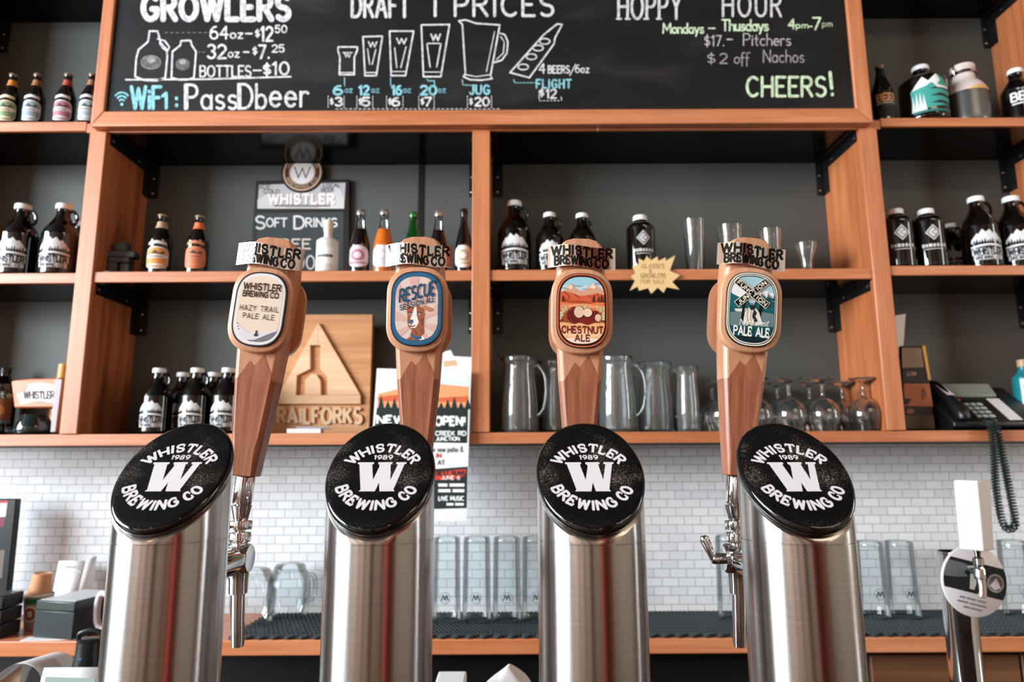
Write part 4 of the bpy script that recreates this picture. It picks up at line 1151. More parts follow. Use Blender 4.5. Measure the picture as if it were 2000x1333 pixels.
put(gs, 'front small growler beside the pale ale tap handle, bottom shelf', 442, zB, 2.565, .05)
put(gs, 'rear small growler, left of two behind, on the bottom shelf', 353, zB, 2.70, .3)
put(gs, 'rear small growler, right of two behind, on the bottom shelf', 414, zB, 2.70, .3)
st = stout_bottle()
place(st, 'dark bullet bottle with white diamond behind the yellow starburst sign', 1252, zM, 2.57, 0, 'dark bullet bottles')
put(st, 'dark bullet bottle nearest the right post, right bay', 1755, zRM, 2.57, -.25, 1.05)
put(st, 'second dark bullet bottle from the right post, right bay', 1815, zRM, 2.57, -.25, 1.05)
put(st, 'dark bullet bottle half hidden behind two others, right bay', 1793, zRM, 2.72, -.1, 1.0)
for px, lab, cols, rz in ((20, 'beer bottle with orange neck label, leftmost on the top left shelf', ('c77a3a', 'e0c9a8', '7d8f6a'), .15),
                          (68, 'beer bottle with brown neck and pale blue label, top left shelf', ('9a6a4a', 'd9d3d4', '8fa3ae'), .15),
                          (128, 'beer bottle with red neck label, top left shelf', ('a8503e', 'd9d3d4', 'b0707a'), .15),
                          (176, 'beer bottle half hidden by the chalkboard frame, top left shelf', ('9a6a4a', 'd9d3d4', '9fb3bd'), .15)):
    place(beer_bottle(*cols, h=.235, r=.037), lab, px, zL1, 2.56, rz, 'beer bottles on the top left shelf')
place(beer_bottle('b09074', 'd8cfc8', 'd98a3c', h=.245, r=.043), 'beer bottle with tan neck and orange-topped label beside the stone figure', 313, zM, 2.565, .15)
place(beer_bottle('e0703f', 'd9805c', 'd07050', h=.24, r=.041), 'beer bottle with bright orange neck and label', 386, zM, 2.565, .15)
place(soda_bottle('140707', '9a948e', 'd8c3c6', 'b06a7a', h=.262, r=.039), 'dark cola bottle with pink and white label beside the soft drinks sign', 703, zM, 2.565, 0, 'soft drink bottles')
place(soda_bottle('c9641f', '9a948e', 'e2dada', 'cfc5c5', h=.262, r=.039), 'orange soda bottle with white label beside the dog label tap handle', 749, zM, 2.565, 0, 'soft drink bottles')
place(soda_bottle('1d5a22', '4d7f4f', 'c9d3c0', '3f7f4a', h=.265, r=.038, glass=GGLASS), 'green glass bottle behind the dog label tap handle', 806, zM, 2.60, 0, 'soft drink bottles')
place(soda_bottle('160808', 'a79c96', 'd8c3c6', '8f5a66', h=.268, r=.038), 'dark cola bottle with silver cap behind the dog label tap handle', 856, zM, 2.60, 0, 'soft drink bottles')
place(soda_bottle('0c0a0a', '2b2b2d', 'e6dccb', 'b8a78e', h=.268, r=.034, glass=BGLASS), 'slim black bottle with round cream label beside the central post', 906, zM, 2.575, 0, 'soft drink bottles')
# frosted square-shouldered bottle with a cork
t = thing('frosted_bottle', 'frosted white square-shouldered bottle in front of the soft drinks sign', 'bottle', on(640, zM, 2.545))
fr = mat('frosted_glass', 'd9d2cb', .45, spec=.4)
MB().lathe(smooth_prof([(.038, 0), (.038, 0), (.042, .004), (.0425, .012), (.0425, .012), (.0425, .115), (.041, .127), (.028, .138), (.0175, .142), (.0155, .15), (.0155, .168), (.0155, .168)]), 32).build('bottle_body', fr, t)
MB().lathe([(.008, .168), (.017, .168), (.0185, .170), (.0185, .188), (.017, .1885), (.017, .190), (.0185, .191), (.0185, .208), (.016, .212), (.006, .2125)], 28).build('stopper', mat('cream_stopper', 'dccfb6', .5), t)
a = Art(); a.rect(-.034, .03, .034, .095, 'efece6').rect(-.032, .055, .032, .066, '44504a', 2).rect(-.02, .059, .02, .062, '8d948e', 3)
a.build('front_label', on_cyl(.0425), t, strip=.006)
# right bay, top shelf
place(beer_bottle('1b1514', '1b1514', '1b1514', h=.255, r=.040), 'plain dark bottle with tan lettering next to the chalkboard frame', 1724, zR1, 2.56, 0)
t = SC.objects['beer_bottle'] if 0 else COL.objects[-1].parent
a = Art(); a.text('BEER', -.04, .04, .085, .03, 'c08a66', .22, 2, serif=.08, rnd=False).rect(-.045, .074, .045, .078, 'b5aba6')
a.build('lettering', on_cyl(.0405), t, strip=.006)
bb = t
t = thing('teal_growler', 'round-shouldered growler with teal and white mountain print on the top right shelf', 'growler', on(1804, zR1, 2.57), (0, 0, -.2))
MB().lathe(smooth_prof([(.075, 0), (.075, 0), (.085, .006), (.087, .02), (.087, .02), (.087, .16), (.083, .18), (.062, .197), (.036, .206), (.029, .215), (.029, .238), (.029, .238)]), 44).build('bottle_body', BGLASS, t)
MB().lathe([(.012, .236), (.031, .236), (.032, .238), (.032, .252), (.029, .256), (.01, .2565)], 28).build('screw_cap', CAPW, t)
a = Art()
a.poly([(-.07, .03), (-.075, .12), (-.05, .14), (-.03, .17), (-.01, .15), (.02, .178), (.05, .16), (.075, .13), (.08, .05)], '3f9a90').poly([(-.03, .17), (-.055, .14), (-.07, .12), (-.02, .13), (.0, .142), (.02, .135), (.035, .15), (.02, .178), (-.01, .15)], 'e6e4e2', 2)
for y in (.115, .085, .055): a.poly([(-.01, y), (.03, y + .012), (.078, y + .004), (.08, y - .006), (.03, y)], '14201f', 3)
a.poly([(.0, .145), (.03, .13), (.076, .128), (.07, .118), (.02, .12)], 'e6e4e2', 4)
for x in (-.068, -.055, -.042, -.03): a.poly([(x - .008, .03), (x + .008, .03), (x, .115 - abs(x + .05) * .8)], 'd4d6d4', 4)
a.rect(-.07, .02, .078, .03, '2c6f69', 4)
a.build('printed_label', on_cyl(.087), t, strip=.008)['label'] = 'teal and white mountain print'
t = thing('flip_top_growler', 'frosted flip-top growler with grey lower half on the top right shelf', 'growler', on(1888, zR1, 2.59), (0, 0, .3))
MB().lathe(smooth_prof([(.07, 0), (.07, 0), (.078, .006), (.08, .02), (.08, .02), (.08, .125), (.0795, .128)]), 40).build('grey_base', mat('grey_metal_coat', '6a6966', .3, .6), t)
MB().lathe(smooth_prof([(.0795, .128), (.078, .145), (.064, .175), (.046, .198), (.040, .215), (.040, .245), (.044, .25), (.044, .262), (.040, .268), (.02, .27), (.001, .27)]), 40, cap=False).build('frosted_shoulder', mat('pinkish_frosted', 'd9c8c0', .3), t)
MB().tube([(-.045, 0, .222), (-.052, 0, .245), (-.044, 0, .268), (0, 0, .282), (.044, 0, .268), (.052, 0, .245), (.045, 0, .222)], .0028, 8).build('wire_bail', CHROME, t)
MB().lathe([(.046, .226), (.048, .228), (.048, .236), (.046, .238)], 32, cap=False).build('neck_ring', CHROME, t)
a = Art(); a.poly([(-.06, .002), (-.02, .022), (.02, .012), (.07, .03), (.08, .0), (-.06, .0)], 'd9a860', 1)
rs_ = lambda z: .0815 - max(0, z - .135) * .40
a.build('amber_patch', lambda x, y, l: Vector(((rs_(.13 + y) + .001) * math.sin(x / .08), -(rs_(.13 + y) + .001) * math.cos(x / .08), .13 + y)), t, strip=.01)
t = thing('beer_bottle', 'dark bottle with white lettering at the right end of the top right shelf', 'bottle', on(1990, zR1, 2.57), (0, 0, -.2))
MB().lathe(smooth_prof([(.05, 0), (.05, 0), (.056, .006), (.058, .02), (.058, .02), (.058, .13), (.054, .15), (.034, .185), (.025, .2), (.025, .226), (.025, .226)]), 36).build('bottle_body', BGLASS, t)
MB().lathe([(.012, .222), (.027, .222), (.028, .224), (.028, .237), (.026, .241), (.01, .2415)], 28).build('screw_cap', CAPW, t)
a = Art(); a.text('BEER', -.05, .05, .085, .034, INKW, .22, 2, serif=.08, rnd=False).rect(-.05, .07, .05, .076, INKW).text('TO', -.03, .0, .128, .008, INKW, .2, 2)
a.build('lettering', on_cyl(.058), t, strip=.006)

# ------------------------------------------------------------------ stone figure, signs, papers on the shelves
t = thing('stone_figure', 'small stacked dark grey stone figure on the middle shelf, left bay wall', 'figurine', on(238, zM, 2.60), (0, 0, .1))
gs_ = mat('dark_grey_stone', '54595a', .75)
for nm, c, d in (('foot', (-.022, 0, .03), (.034, .05, .06)), ('foot', (.024, 0, .028), (.034, .05, .056)), ('torso', (0, 0, .069), (.082, .055, .020)), ('arms', (.006, 0, .093), (.108, .05, .026)), ('head', (.004, 0, .125), (.045, .045, .038))):
    MB().box(c, d).build(nm, gs_, t, bevel=.006)
tag(MB().lathe([(.022, 0), (.026, .003), (.02, .008), (.004, .009)], 20).build('pebble', mat('pale_pebble', 'b59a8c', .6), loc=on(212, zM, 2.54, 0)), 'pale flat pebble in front of the stone figure', 'pebble')

YS = 2.798
t = thing('soft_drinks_sign', 'black framed soft drinks chalkboard sign with round emblem, on the wall shelf', 'sign')
sb = [P(490, 560, YS), P(498, 353, YS), P(683, 350, YS), P(680, 560, YS)]
zlow = ZM + .001
poly = [(P(486, 528, YS).x, zlow), (P(500, 353, YS).x, P(500, 353, YS).z), (P(683, 350, YS).x, P(683, 350, YS).z), (P(683, 528, YS).x, zlow)]
MB().prism(poly, YS, YS + .019).build('sign_frame', BLKM, t, bevel=.003)
c0 = P(591, 338, YS)
CUT = [(-9, -9), (9, -9), (9, ZBM - .003 - c0.z), (-9, ZBM - .003 - c0.z)]
MB().prism([(c0.x + x, c0.z + z) for x, z in clip(arc(0, 0, .092, .092, 0, 360, 48)[:-1], CUT)], YS - .004, YS + .015).build('emblem_disc', BLKM, t, bevel=.001)
a = Art()
a.poly([(503, 408), (506, 361), (675, 357), (672, 408)], 'b9b6b8', 1)
a.poly([(503, 408), (503, 390), (520, 380), (545, 395), (560, 408)], 'cfcccd', 2).poly([(672, 408), (672, 392), (664, 370), (655, 362), (640, 395), (620, 408)], 'cfcccd', 2)
a.text('WHISTLER', 525, 652, 398, 18, 'ece4e2', .28, 4, gap=.3, serif=.1, up=-1, rnd=False)
a.text('WHISTLER', 527, 654, 399.5, 18, '8a6a60', .2, 3, gap=.3, serif=.1, up=-1, rnd=False)
a.rect(535, 401, 645, 404, '6e6a6c', 3)
a.text('ICE', 508, 528, 369, 8, '4c4f52', .2, 3, up=-1).text('COLD', 516, 546, 378, 7, '4c4f52', .2, 3, up=-1).text('LOCAL', 632, 664, 366, 7, '4c4f52', .2, 3, up=-1).text('BEER', 628, 652, 375, 7, '4c4f52', .2, 3, up=-1)
a.poly([(499, 536), (502, 417), (671, 414), (670, 536)], '343c3d', 1)
a.text('S', 500, 517, 447, 24, CW, .17, 3, up=-1).text('OFT', 521, 560, 443, 16, CW, .2, 3, up=-1).text('D', 575, 594, 447, 24, CW, .17, 3, up=-1).text('RINKS', 598, 658, 443, 16, CW, .2, 3, up=-1)
a.text('FREE', 528, 606, 486, 18, 'd8c8bd', .18, 3, up=-1).text('$2.00', 530, 614, 526, 26, CW, .12, 3, up=-1)
a.build('sign_face', lambda px, py, l: P(px, py, YS) - Vector((0, .0004 + l * .0002, 0)), t, conv=[(400, 100), (800, 100), (800, 527.5), (400, 527.5)])
a = Art(); a.ell(0, 0, .083, .083, 'c9a98f', 1, 40).ell(0, 0, .076, .076, '4a2f26', 2, 40).ell(0, 0, .052, .052, 'e9e2e0', 3, 40).ring(0, 0, .055, .055, .003, 'd9b79a', 4)
a.text('W', -.033, .033, -.024, .048, '3b3436', .09, 5, serif=.1)
a.text('WHISTLER', -.075, .075, 0, .011, 'c9a98f', .2, 5, fn=polar(.060, True)).text('BREWING CO', -.085, .085, 0, .011, 'c9a98f', .2, 5, fn=polar(.0715, False))
a.build('emblem_print', lambda x, y, l: Vector((c0.x + x, YS - .0044 - l * .0002, c0.z + y)), t, conv=CUT)

# wooden sign with a raised triangle
YW = 2.70
t = thing('carved_wooden_sign', 'square cedar sign carved with a triangle and forked trail', 'sign')
p0, p1 = P(528, 845, YW), P(728, 614, YW)
MB().bx(p0.x, p1.x, YW, YW + .03, zB, p1.z).build('board', SIGNW, t, bevel=.002)
q = lambda px, py: (P(px, py, YW).x, P(px, py, YW).z)
tri = [q(538, 790), q(618, 638), q(706, 790)]
# triangle face with the path cut out of it, built as the pieces beside the path
A = [q(538, 790), q(624, 632), q(624, 676), q(608, 676), q(608, 722), q(582, 735), q(580, 773), q(706, 773), q(706, 790)]
B = [q(624, 632), q(706, 773), q(642, 773), q(641, 737), q(628, 722), q(628, 676), q(624, 676)]
Cc = [q(597, 773), q(598, 745), q(610, 732), q(620, 732), q(628, 745), q(629, 773)]
mb = MB(); mb.prism(A, YW - .014, YW); mb.prism(B, YW - .014, YW)
mb.build('raised_triangle', SIGNL, t, bevel=.0015)
MB().prism(Cc, YW - .014, YW).build('raised_fork', SIGNL, t, bevel=.0015)
a = Art(); a.text('TRAILFORKS', 524, 706, 827, 29, 'w', .22, 1, up=-1, gap=.26, rnd=False)
mb = MB(); a.emit(mb, lambda px, py, l: P(px, py, YW) - Vector((0, .008 + l * .0002, 0)))
n0 = len(mb.v); mb.v += [v + Vector((0, .008, 0)) for v in mb.v[:n0]]
for f in list(mb.f):
    k = len(f)
    for i in range(k): mb.f.append([f[i], f[(i + 1) % k], f[(i + 1) % k] + n0, f[i] + n0]); mb.m.append(0)
mb.build('raised_lettering', SIGNL, t, smooth=0, recalc=False)

t = thing('note_pad', 'white note pad lying before the carved wooden sign', 'note pad', on(595, zB, 2.53, 0), (0, 0, .1))
MB().bx(-.06, .06, -.02, .05, 0, .016).build('pages', PAPER, t)
MB().tube([(-.03, -.005, .020), (.09, .0, .020)], .004, 8).build('pen', mat('grey_pen', 'a8a3ad', .4), t)

# poster hanging from the bottom shelf edge in front of the tiles
YP = 2.47
t = thing('event_poster', 'white event poster with dark panels hanging from the lowest shelf', 'poster')
pq = [(736, 720), (920, 724), (911, 1019), (716, 1019)]
MB().prism([(P(x, y, YP).x, P(x, y, YP).z) for x, y in pq], YP, YP + .002).build('sheet', PAPER, t)
a = Art()
a.poly([(741, 730), (916, 733), (914, 810), (735, 808)], 'dfe4ea', 1)
a.poly([(739, 770), (780, 760), (830, 745), (870, 752), (915, 756), (915, 800), (737, 796)], 'e9a06a', 2).poly([(738, 776), (790, 770), (850, 778), (915, 774), (914, 786), (738, 784)], 'd4643f', 3)
for k in range(14): a.poly([(738 + k * 13, 800), (744.5 + k * 13, 772 + (k * 11) % 17), (751 + k * 13, 800)], '1e2a2a', 4)
a.poly([(736, 797), (914, 797), (912, 866), (729, 862)], '1c2827', 3)
a.text('NEW', 737, 790, 828, 15, 'f2f2f2', .3, 5, up=-1, rnd=False).text('AND OPEN!', 796, 908, 831, 16, 'f2f2f2', .3, 5, up=-1, rnd=False)
a.text('MILLAR CREEK RD', 800, 910, 851, 8, 'f2f2f2', .26, 5, up=-1, rnd=False).text('FUNCTION JUNCTION', 800, 897, 861, 7, 'f2f2f2', .26, 5, up=-1, rnd=False)
a.text('our new patio &', 838, 904, 883, 10, '4a4c50', .13, 5, up=-1).text('IN', 852, 861, 894, 7, 'c8362e', .25, 5, up=-1).text('AT', 855, 868, 908, 8, '4a4c50', .2, 5, up=-1)
a.poly([(845, 917), (913, 912), (911, 993), (838, 995)], '262c2e', 2)
a.poly([(850, 922), (910, 917), (909, 930), (886, 936), (850, 938)], 'd9402f', 4)
a.text('BEST RUNS', 853, 908, 929, 8, '262c2e', .3, 5, up=-1, rnd=False).text('JUNE 6', 862, 898, 937, 7, 'f0d8d0', .25, 6, up=-1, rnd=False)
[a.rect(x0, y0, x1, y0 + 6, 'f0f0f0', 5) for y0, x0, x1 in ((945, 856, 874), (945, 878, 907), (956, 856, 880), (956, 884, 907))]
a.text('LIVE MUSIC', 857, 906, 978, 8, 'f0f0f0', .26, 5, up=-1, rnd=False).rect(872, 983, 886, 988, 'f0f0f0', 5).rect(889, 983, 906, 988, 'f0f0f0', 5)
a.build('print', lambda px, py, l: P(px, py, YP) - Vector((0, .0004 + l * .0002, 0)), t)
pp = MB().prism([(P(x, y, 2.56).x, P(x, y, 2.56).z) for x, y in ((858, 690), (880, 684), (886, 696), (921, 698), (920, 760), (856, 760))], 2.56, 2.562)
t = thing('leaflet', 'white leaflet standing behind the event poster', 'leaflet')
pp.build('sheet', PAPER, t)
a = Art(); a.poly([(866, 706), (890, 704), (893, 714), (868, 717)], 'd9b48c')
a.build('print', lambda px, py, l: P(px, py, 2.56) - Vector((0, .0006, 0)), t)

# yellow starburst price sign on the shelf edge
YN = 2.487; t = thing('starburst_sign', 'yellow paper starburst sign taped to the middle shelf edge', 'sign')
spk = [(1319, 499), (1308, 529), (1328, 538), (1313, 551), (1327, 566), (1302, 561), (1296, 572), (1285, 562), (1272, 574), (1266, 563), (1248, 568), (1246, 560), (1230, 568), (1240, 549), (1232, 540), (1241, 534), (1235, 521), (1248, 516), (1247, 505), (1258, 510), (1263, 500), (1271, 509), (1284, 501), (1286, 510), (1300, 503), (1300, 510)]
MB().prism([(P(x, y, YN).x, P(x, y, YN).z) for x, y in spk], YN, YN + .0015).build('card', ink('e3bf88'), t)
a = Art(); a.text('GLASSES', 1254, 1297, 524, 8, 'b08a55', .14, up=-1).text('&', 1268, 1274, 533, 7, 'b08a55', .14, up=-1).text('GROWLERS', 1252, 1300, 543, 8, 'b08a55', .14, up=-1).text('FOR SALE', 1252, 1298, 554, 7, 'b08a55', .14, up=-1)
a.build('handwriting', lambda px, py, l: P(px, py, YN) - Vector((0, .0004, 0)), t)

# ------------------------------------------------------------------ glassware
def pint(h, r0, r1, th=.0028, foot=.012):
    return [(.001, foot), (r0 - th, foot), (r1 - th, h - .001), (r1 - th * .5, h), (r1, h - .001), (r0, .003), (r0 - .002, 0), (.001, 0)]


def glass_thing(name, label, cat, prof, px, z, Y, m=SGLASS, group=None):
    t = thing(name, label, cat, on(px, z, Y), group=group)
    mb = MB(); mb.lathe(prof, 40, cap=False); mb.build('glass_wall', m, t, smooth=40)
    return t


glass_thing('pint_glass', 'tall tapering pint glass right of the yellow starburst sign', 'glass', pint(.215, .033, .044), 1357, zM, 2.57, group='pint glasses on the middle shelf')
glass_thing('pint_glass', 'pint glass behind the left of the teal label tap handle', 'glass', pint(.20, .036, .05), 1427, zM, 2.60, group='pint glasses on the middle shelf')
glass_thing('pint_glass', 'pint glass behind the right of the teal label tap handle', 'glass', pint(.185, .034, .043), 1506, zM, 2.60, group='pint glasses on the middle shelf')
glass_thing('tasting_glass', 'small footed tasting glass alone at the right end of the shelf', 'glass',
            [(.001, .016), (.018, .016), (.024, .06), (.037, .105), (.0385, .120), (.040, .121), (.0405, .119), (.039, .104), (.026, .058), (.021, .022), (.0235, .008), (.0235, .002), (.022, 0), (.001, 0)], 1573, zM, 2.57)


def pitcher(label, px, Y, h=.285, rb=.072, rt=.066, handle=True, rz=0, name='beer_pitcher', cat='pitcher'):
    t = thing(name, label, cat, on(px, zB, Y), (0, 0, rz), 'glass pitchers on the bottom shelf')
    th = .004
    def spout(r, z, j, n):
        a = 2 * math.pi * j / n; k = max(0, math.cos(a - math.pi)) ** 6 * max(0, (z - h * .86) / (h * .14)) * .016 if handle else 0
        return (r + k) * math.cos(a), (r + k) * math.sin(a), z + k * .2
    prof = [(.001, .012), (rb - th, .012), (rb * .9, h * .45), (rt - .012, h * .84), (rt - .010, h * .92), (rt - th, h - .002), (rt - .001, h), (rt + .001, h - .003), (rt - .004, h * .93), (rt - .008, h * .84), (rb * .9 + th, h * .45), (rb, .008), (rb - .003, 0), (.001, 0)]
    n = 40; MB().rings([[spout(r, z, j, n) for j in range(n)] for r, z in prof], cap=False).build('glass_wall', CGLASS, t, smooth=50)
    if handle:
        MB().tube([(rt - .006, 0, h * .86), (rt + .016, 0, h * .87), (rt + .040, 0, h * .74), (rt + .046, 0, h * .52), (rt + .034, 0, h * .30), (rb - .001, 0, h * .2)], [.010, .009, .0085, .0085, .009, .008], 14, flat=.7).build('handle', CGLASS, t, smooth=60)
    return t


pitcher('glass pitcher with handle, first from the central post', 1014, 2.585, rz=R(-25))
pitcher('glass pitcher mostly hidden by the chestnut tap handle', 1090, 2.70)
pitcher('large glass pitcher right of the chestnut tap handle', 1205, 2.585, rz=R(-25))
pitcher('glass pitcher between the large pitcher and the narrow carafe', 1282, 2.68, h=.275, rz=R(-25))
pitcher('narrow handleless glass carafe, rightmost in the pitcher row', 1344, 2.57, h=.245, rb=.043, rt=.044, handle=False, name='glass_carafe', cat='carafe')


def goblet():
    t = thing('goblet', '', 'goblet', group='upside-down goblets on the bottom shelf')
    # upside down: rim on the shelf, foot in the air
    prof = [(.0485, 0), (.050, .001), (.0515, .003), (.0600, .03), (.0645, .055), (.062, .078), (.050, .100), (.030, .117), (.012, .125), (.0075, .132), (.0065, .145), (.0085, .150), (.0065, .156), (.0065, .172), (.012, .182), (.030, .188), (.052, .195), (.054, .197), (.052, .199), (.001, .1985)]
    inner = [(.001, .121), (.020, .118), (.045, .100), (.059, .077), (.0622, .055), (.0580, .03), (.0485, .001)]
    prof = [(r * .92, z) for r, z in prof]; inner = [(r * .92, z) for r, z in inner]
    MB().lathe(smooth_prof(inner[:-1], 3) + [inner[-1]] + prof[1:2] + smooth_prof(prof[2:17], 3) + prof[17:], 36, cap=False).build('glass_wall', SGLASS, t, smooth=60)
    return t


gb = goblet()
place(gb, 'upside-down goblet nearest the right post, front row', 1688, zB, 2.575)
for px, lab in ((1608, 'second upside-down goblet from the right post, front row'), (1542, 'third upside-down goblet from the right post, front row'), (1478, 'upside-down goblet just right of the teal label handle, front row'), (1412, 'front upside-down goblet hidden by the teal label tap handle')):
    put(gb, lab, px, zB, 2.575)
for px, lab in ((1647, 'rear-row upside-down goblet closest to the right post'), (1583, 'second rear-row upside-down goblet from the right post'), (1520, 'third rear-row upside-down goblet from the right post'), (1458, 'fourth rear-row upside-down goblet from the right post'), (1392, 'rear-row upside-down goblet left of the teal label handle')):
    put(gb, lab, px, zB, 2.725)

zC = ZC + .0125


def counter_glass(label, px, Y=2.64, h=.30, r=.0525, logo=True):
    t = thing('upturned_glass', label, 'glass', on(px, zC, Y, .12), group='upturned beer glasses on the rubber mat')
    MB().lathe([(r, 0), (r + .001, .002), (r * .985, h * .25), (r * .96, h * .55), (r * .93, h - .012), (r * .91, h - .003), (r * .86, h), (.001, h)], 36, cap=False).build('glass_wall', PGLASS, t, smooth=50)
    MB().lathe([(r * .88, h - .02), (.001, h - .018)], 36, cap=False).build('glass_base', PGLASS, t, smooth=50)
    a = Art(); a.text('W', -.012, .012, .098, -.018, '34363a', .24, 1).ring(0, .088, .019, .019, .002, '6d7074', 1)
    a.build('logo', on_cyl(r), t, strip=.006)
    return t


for px, lab in ((872, 'first upturned beer glass right of the dog label tower'), (931, 'second upturned beer glass between the two middle towers'), (990, 'third upturned beer glass between the two middle towers'), (1047, 'upturned beer glass partly behind the chestnut tower'),
                (1428, 'upturned beer glass behind the rightmost faucet'), (1703, 'upturned beer glass just right of the rightmost tower'), (1762, 'upturned beer glass left of the white-handled tap'), (1985, 'upturned beer glass right of the white-handled tap')):
    counter_glass(lab, px, 2.63 if px < 1600 else 2.66, .295 if px < 1500 else .27)


def mug(label, px, Y, rz):
    t = thing('glass_mug', label, 'mug', on(px, zC, Y, .08), (0, 0, rz), 'glass mugs on the rubber mat')
    MB().lathe([(.066, 0), (.068, .002), (.074, .03), (.080, .075), (.079, .12), (.070, .155), (.060, .172), (.057, .184), (.050, .190), (.001, .190)], 36, cap=False).build('glass_wall', PGLASS, t, smooth=50)
    MB().lathe([(.054, .165), (.001, .168)], 36, cap=False).build('glass_base', PGLASS, t, smooth=50)
    MB().tube([(.076, 0, .14), (.108, 0, .135), (.118, 0, .09), (.110, 0, .05), (.074, 0, .045)], .009, 12).build('handle', PGLASS, t)
    return t


mug('upturned glass mug beside the leftmost faucet spout', 494, 2.60, 2.4)
mug('upturned glass mug between the two leftmost towers', 564, 2.70, .9)

# ------------------------------------------------------------------ left bay, bottom shelf
t = thing('dark_bottle', 'dark bottle with green and brown label at the far left of the bottom shelf', 'bottle', on(2, zB, 2.73))
MB().lathe(smooth_prof([(.04, 0), (.04, 0), (.046, .005), (.047, .02), (.047, .02), (.047, .19), (.04, .21), (.02, .235), (.018, .25), (.018, .25)]), 32).build('bottle_body', BGLASS, t)
MB().lathe([(.008, .2505), (.0195, .2505), (.0195, .27), (.017, .273), (.006, .2735)], 24).build('bottle_cap', BLKP, t)
a = Art(); a.rect(-.045, .06, .065, .15, '8a5a40').rect(-.045, .145, .065, .175, '35564c', 2).text('lite', .0, .06, .150, .026, 'd8dcd8', .14, 3).ell(.02, .10, .022, .022, 'c98a5a', 2).rect(-.045, .05, .065, .06, '5d86a8', 2)
a.build('front_label', on_cyl(.047), t, strip=.006)
t = thing('wooden_display_block', 'orange wooden block with white name ribbon on the left bay bottom shelf', 'display')
yb = 2.56
f = lambda px, py: (P(px, py, yb).x, P(px, py, yb).z)
MB().prism([f(27, 797), f(21, 744), f(60, 740), f(118, 738), f(112, 797)], yb, yb + .07).build('block', WOODX, t, bevel=.006)
MB().prism([f(112, 740), f(126, 742), f(113, 845), f(102, 845)], yb - .012, yb + .06).build('upright_plate', mat('greyish_plate', 'b3a5ab', .5), t, bevel=.003)
a = Art(); a.poly([(33, 770), (52, 763), (56, 752), (80, 748), (104, 752), (110, 758), (108, 788), (75, 783), (40, 791)], 'efe6e2')
a.text('WHISTLER', 47, 106, 779, 14, '4a3b36', .2, 3, up=-1, serif=.08, rnd=False)
a.build('name_ribbon', lambda px, py, l: P(px, py, yb) - Vector((0, .0006 + l * .0002, 0)), t)
t = thing('glass_jug', 'dark glass carafe lying under the orange wooden block', 'jug', on(66, zB, 2.60, .04))
MB().lathe(smooth_prof([(.05, 0), (.05, 0), (.06, .006), (.062, .03), (.05, .062), (.04, .076), (.04, .076)]), 32).build('jug_body', mat('smoked_glass', '1a2524', .05, spec=.7, coat=.5), t)
MB().tube([(-.05, -.03, .012), (-.066, -.035, .018), (-.078, -.03, .02)], [.012, .012, .010], 12).build('handle', MATS['smoked_glass'], t)
t = thing('amber_bottle', 'amber bottle neck rising behind the orange wooden block', 'bottle', on(117, zB, 2.70))
MB().lathe(smooth_prof([(.03, 0), (.03, 0), (.033, .005), (.033, .02), (.033, .02), (.033, .17), (.028, .19), (.02, .205), (.0195, .215), (.0195, .215)]), 28).build('bottle_body', mat('amber_glass', 'b5713a', .05, spec=.6), t)
MB().lathe([(.008, .2155), (.021, .2155), (.0215, .217), (.0205, .280), (.018, .283), (.006, .2835)], 24).build('stopper', mat('amber_stopper', 'd39a55', .35), t)

# ------------------------------------------------------------------ right bay, bottom shelf
t = thing('paper_sheet', 'white sheet of paper leaning on the right post of the bottom shelf', 'paper')
MB().prism([(P(x, y, 2.66).x, P(x, y, 2.66).z) for x, y in ((1744, 618), (1769, 613), (1753, 838), (1746, 838))], 2.66, 2.662).build('sheet', PAPER, t)
t = thing('framed_picture', 'gold-edged framed picture with brown prints beside the right post', 'picture')
yf = 2.60
MB().prism([(P(x, y, yf).x, P(x, y, yf).z) for x, y in ((1766, 838), (1761, 676), (1805, 676), (1826, 838))], yf, yf + .02).build('frame', mat('dark_frame', '241a16', .3), t)
MB().prism([(P(x, y, yf).x, P(x, y, yf).z) for x, y in ((1800, 676), (1806, 676), (1817, 743), (1812, 743))], yf - .004, yf + .018).build('gilt_edge', mat('gilt', 'd9a45a', .3, .5), t)
a = Art(); a.poly([(1761, 680), (1799, 680), (1804, 718), (1762, 719)], '8d7664').poly([(1763, 722), (1806, 722), (1812, 748), (1765, 748)], '2c221d')
a.text('LOW', 1772, 1789, 734, 7, 'b8977c', .2, 3, up=-1).poly([(1765, 750), (1815, 750), (1822, 795), (1767, 793)], 'a8603c', 1).poly([(1798, 762), (1806, 758), (1810, 775), (1800, 782)], '7a3c22', 2)
a.poly([(1768, 812), (1823, 812), (1826, 838), (1769, 838)], '5a4636', 1).ell(1778, 804, 8, 5, '8d5a44', 2).poly([(1766, 778), (1780, 780), (1772, 792), (1767, 790)], '1d1512', 2)
a.build('print', lambda px, py, l: P(px, py, yf) - Vector((0, .0006 + l * .0002, 0)), t)
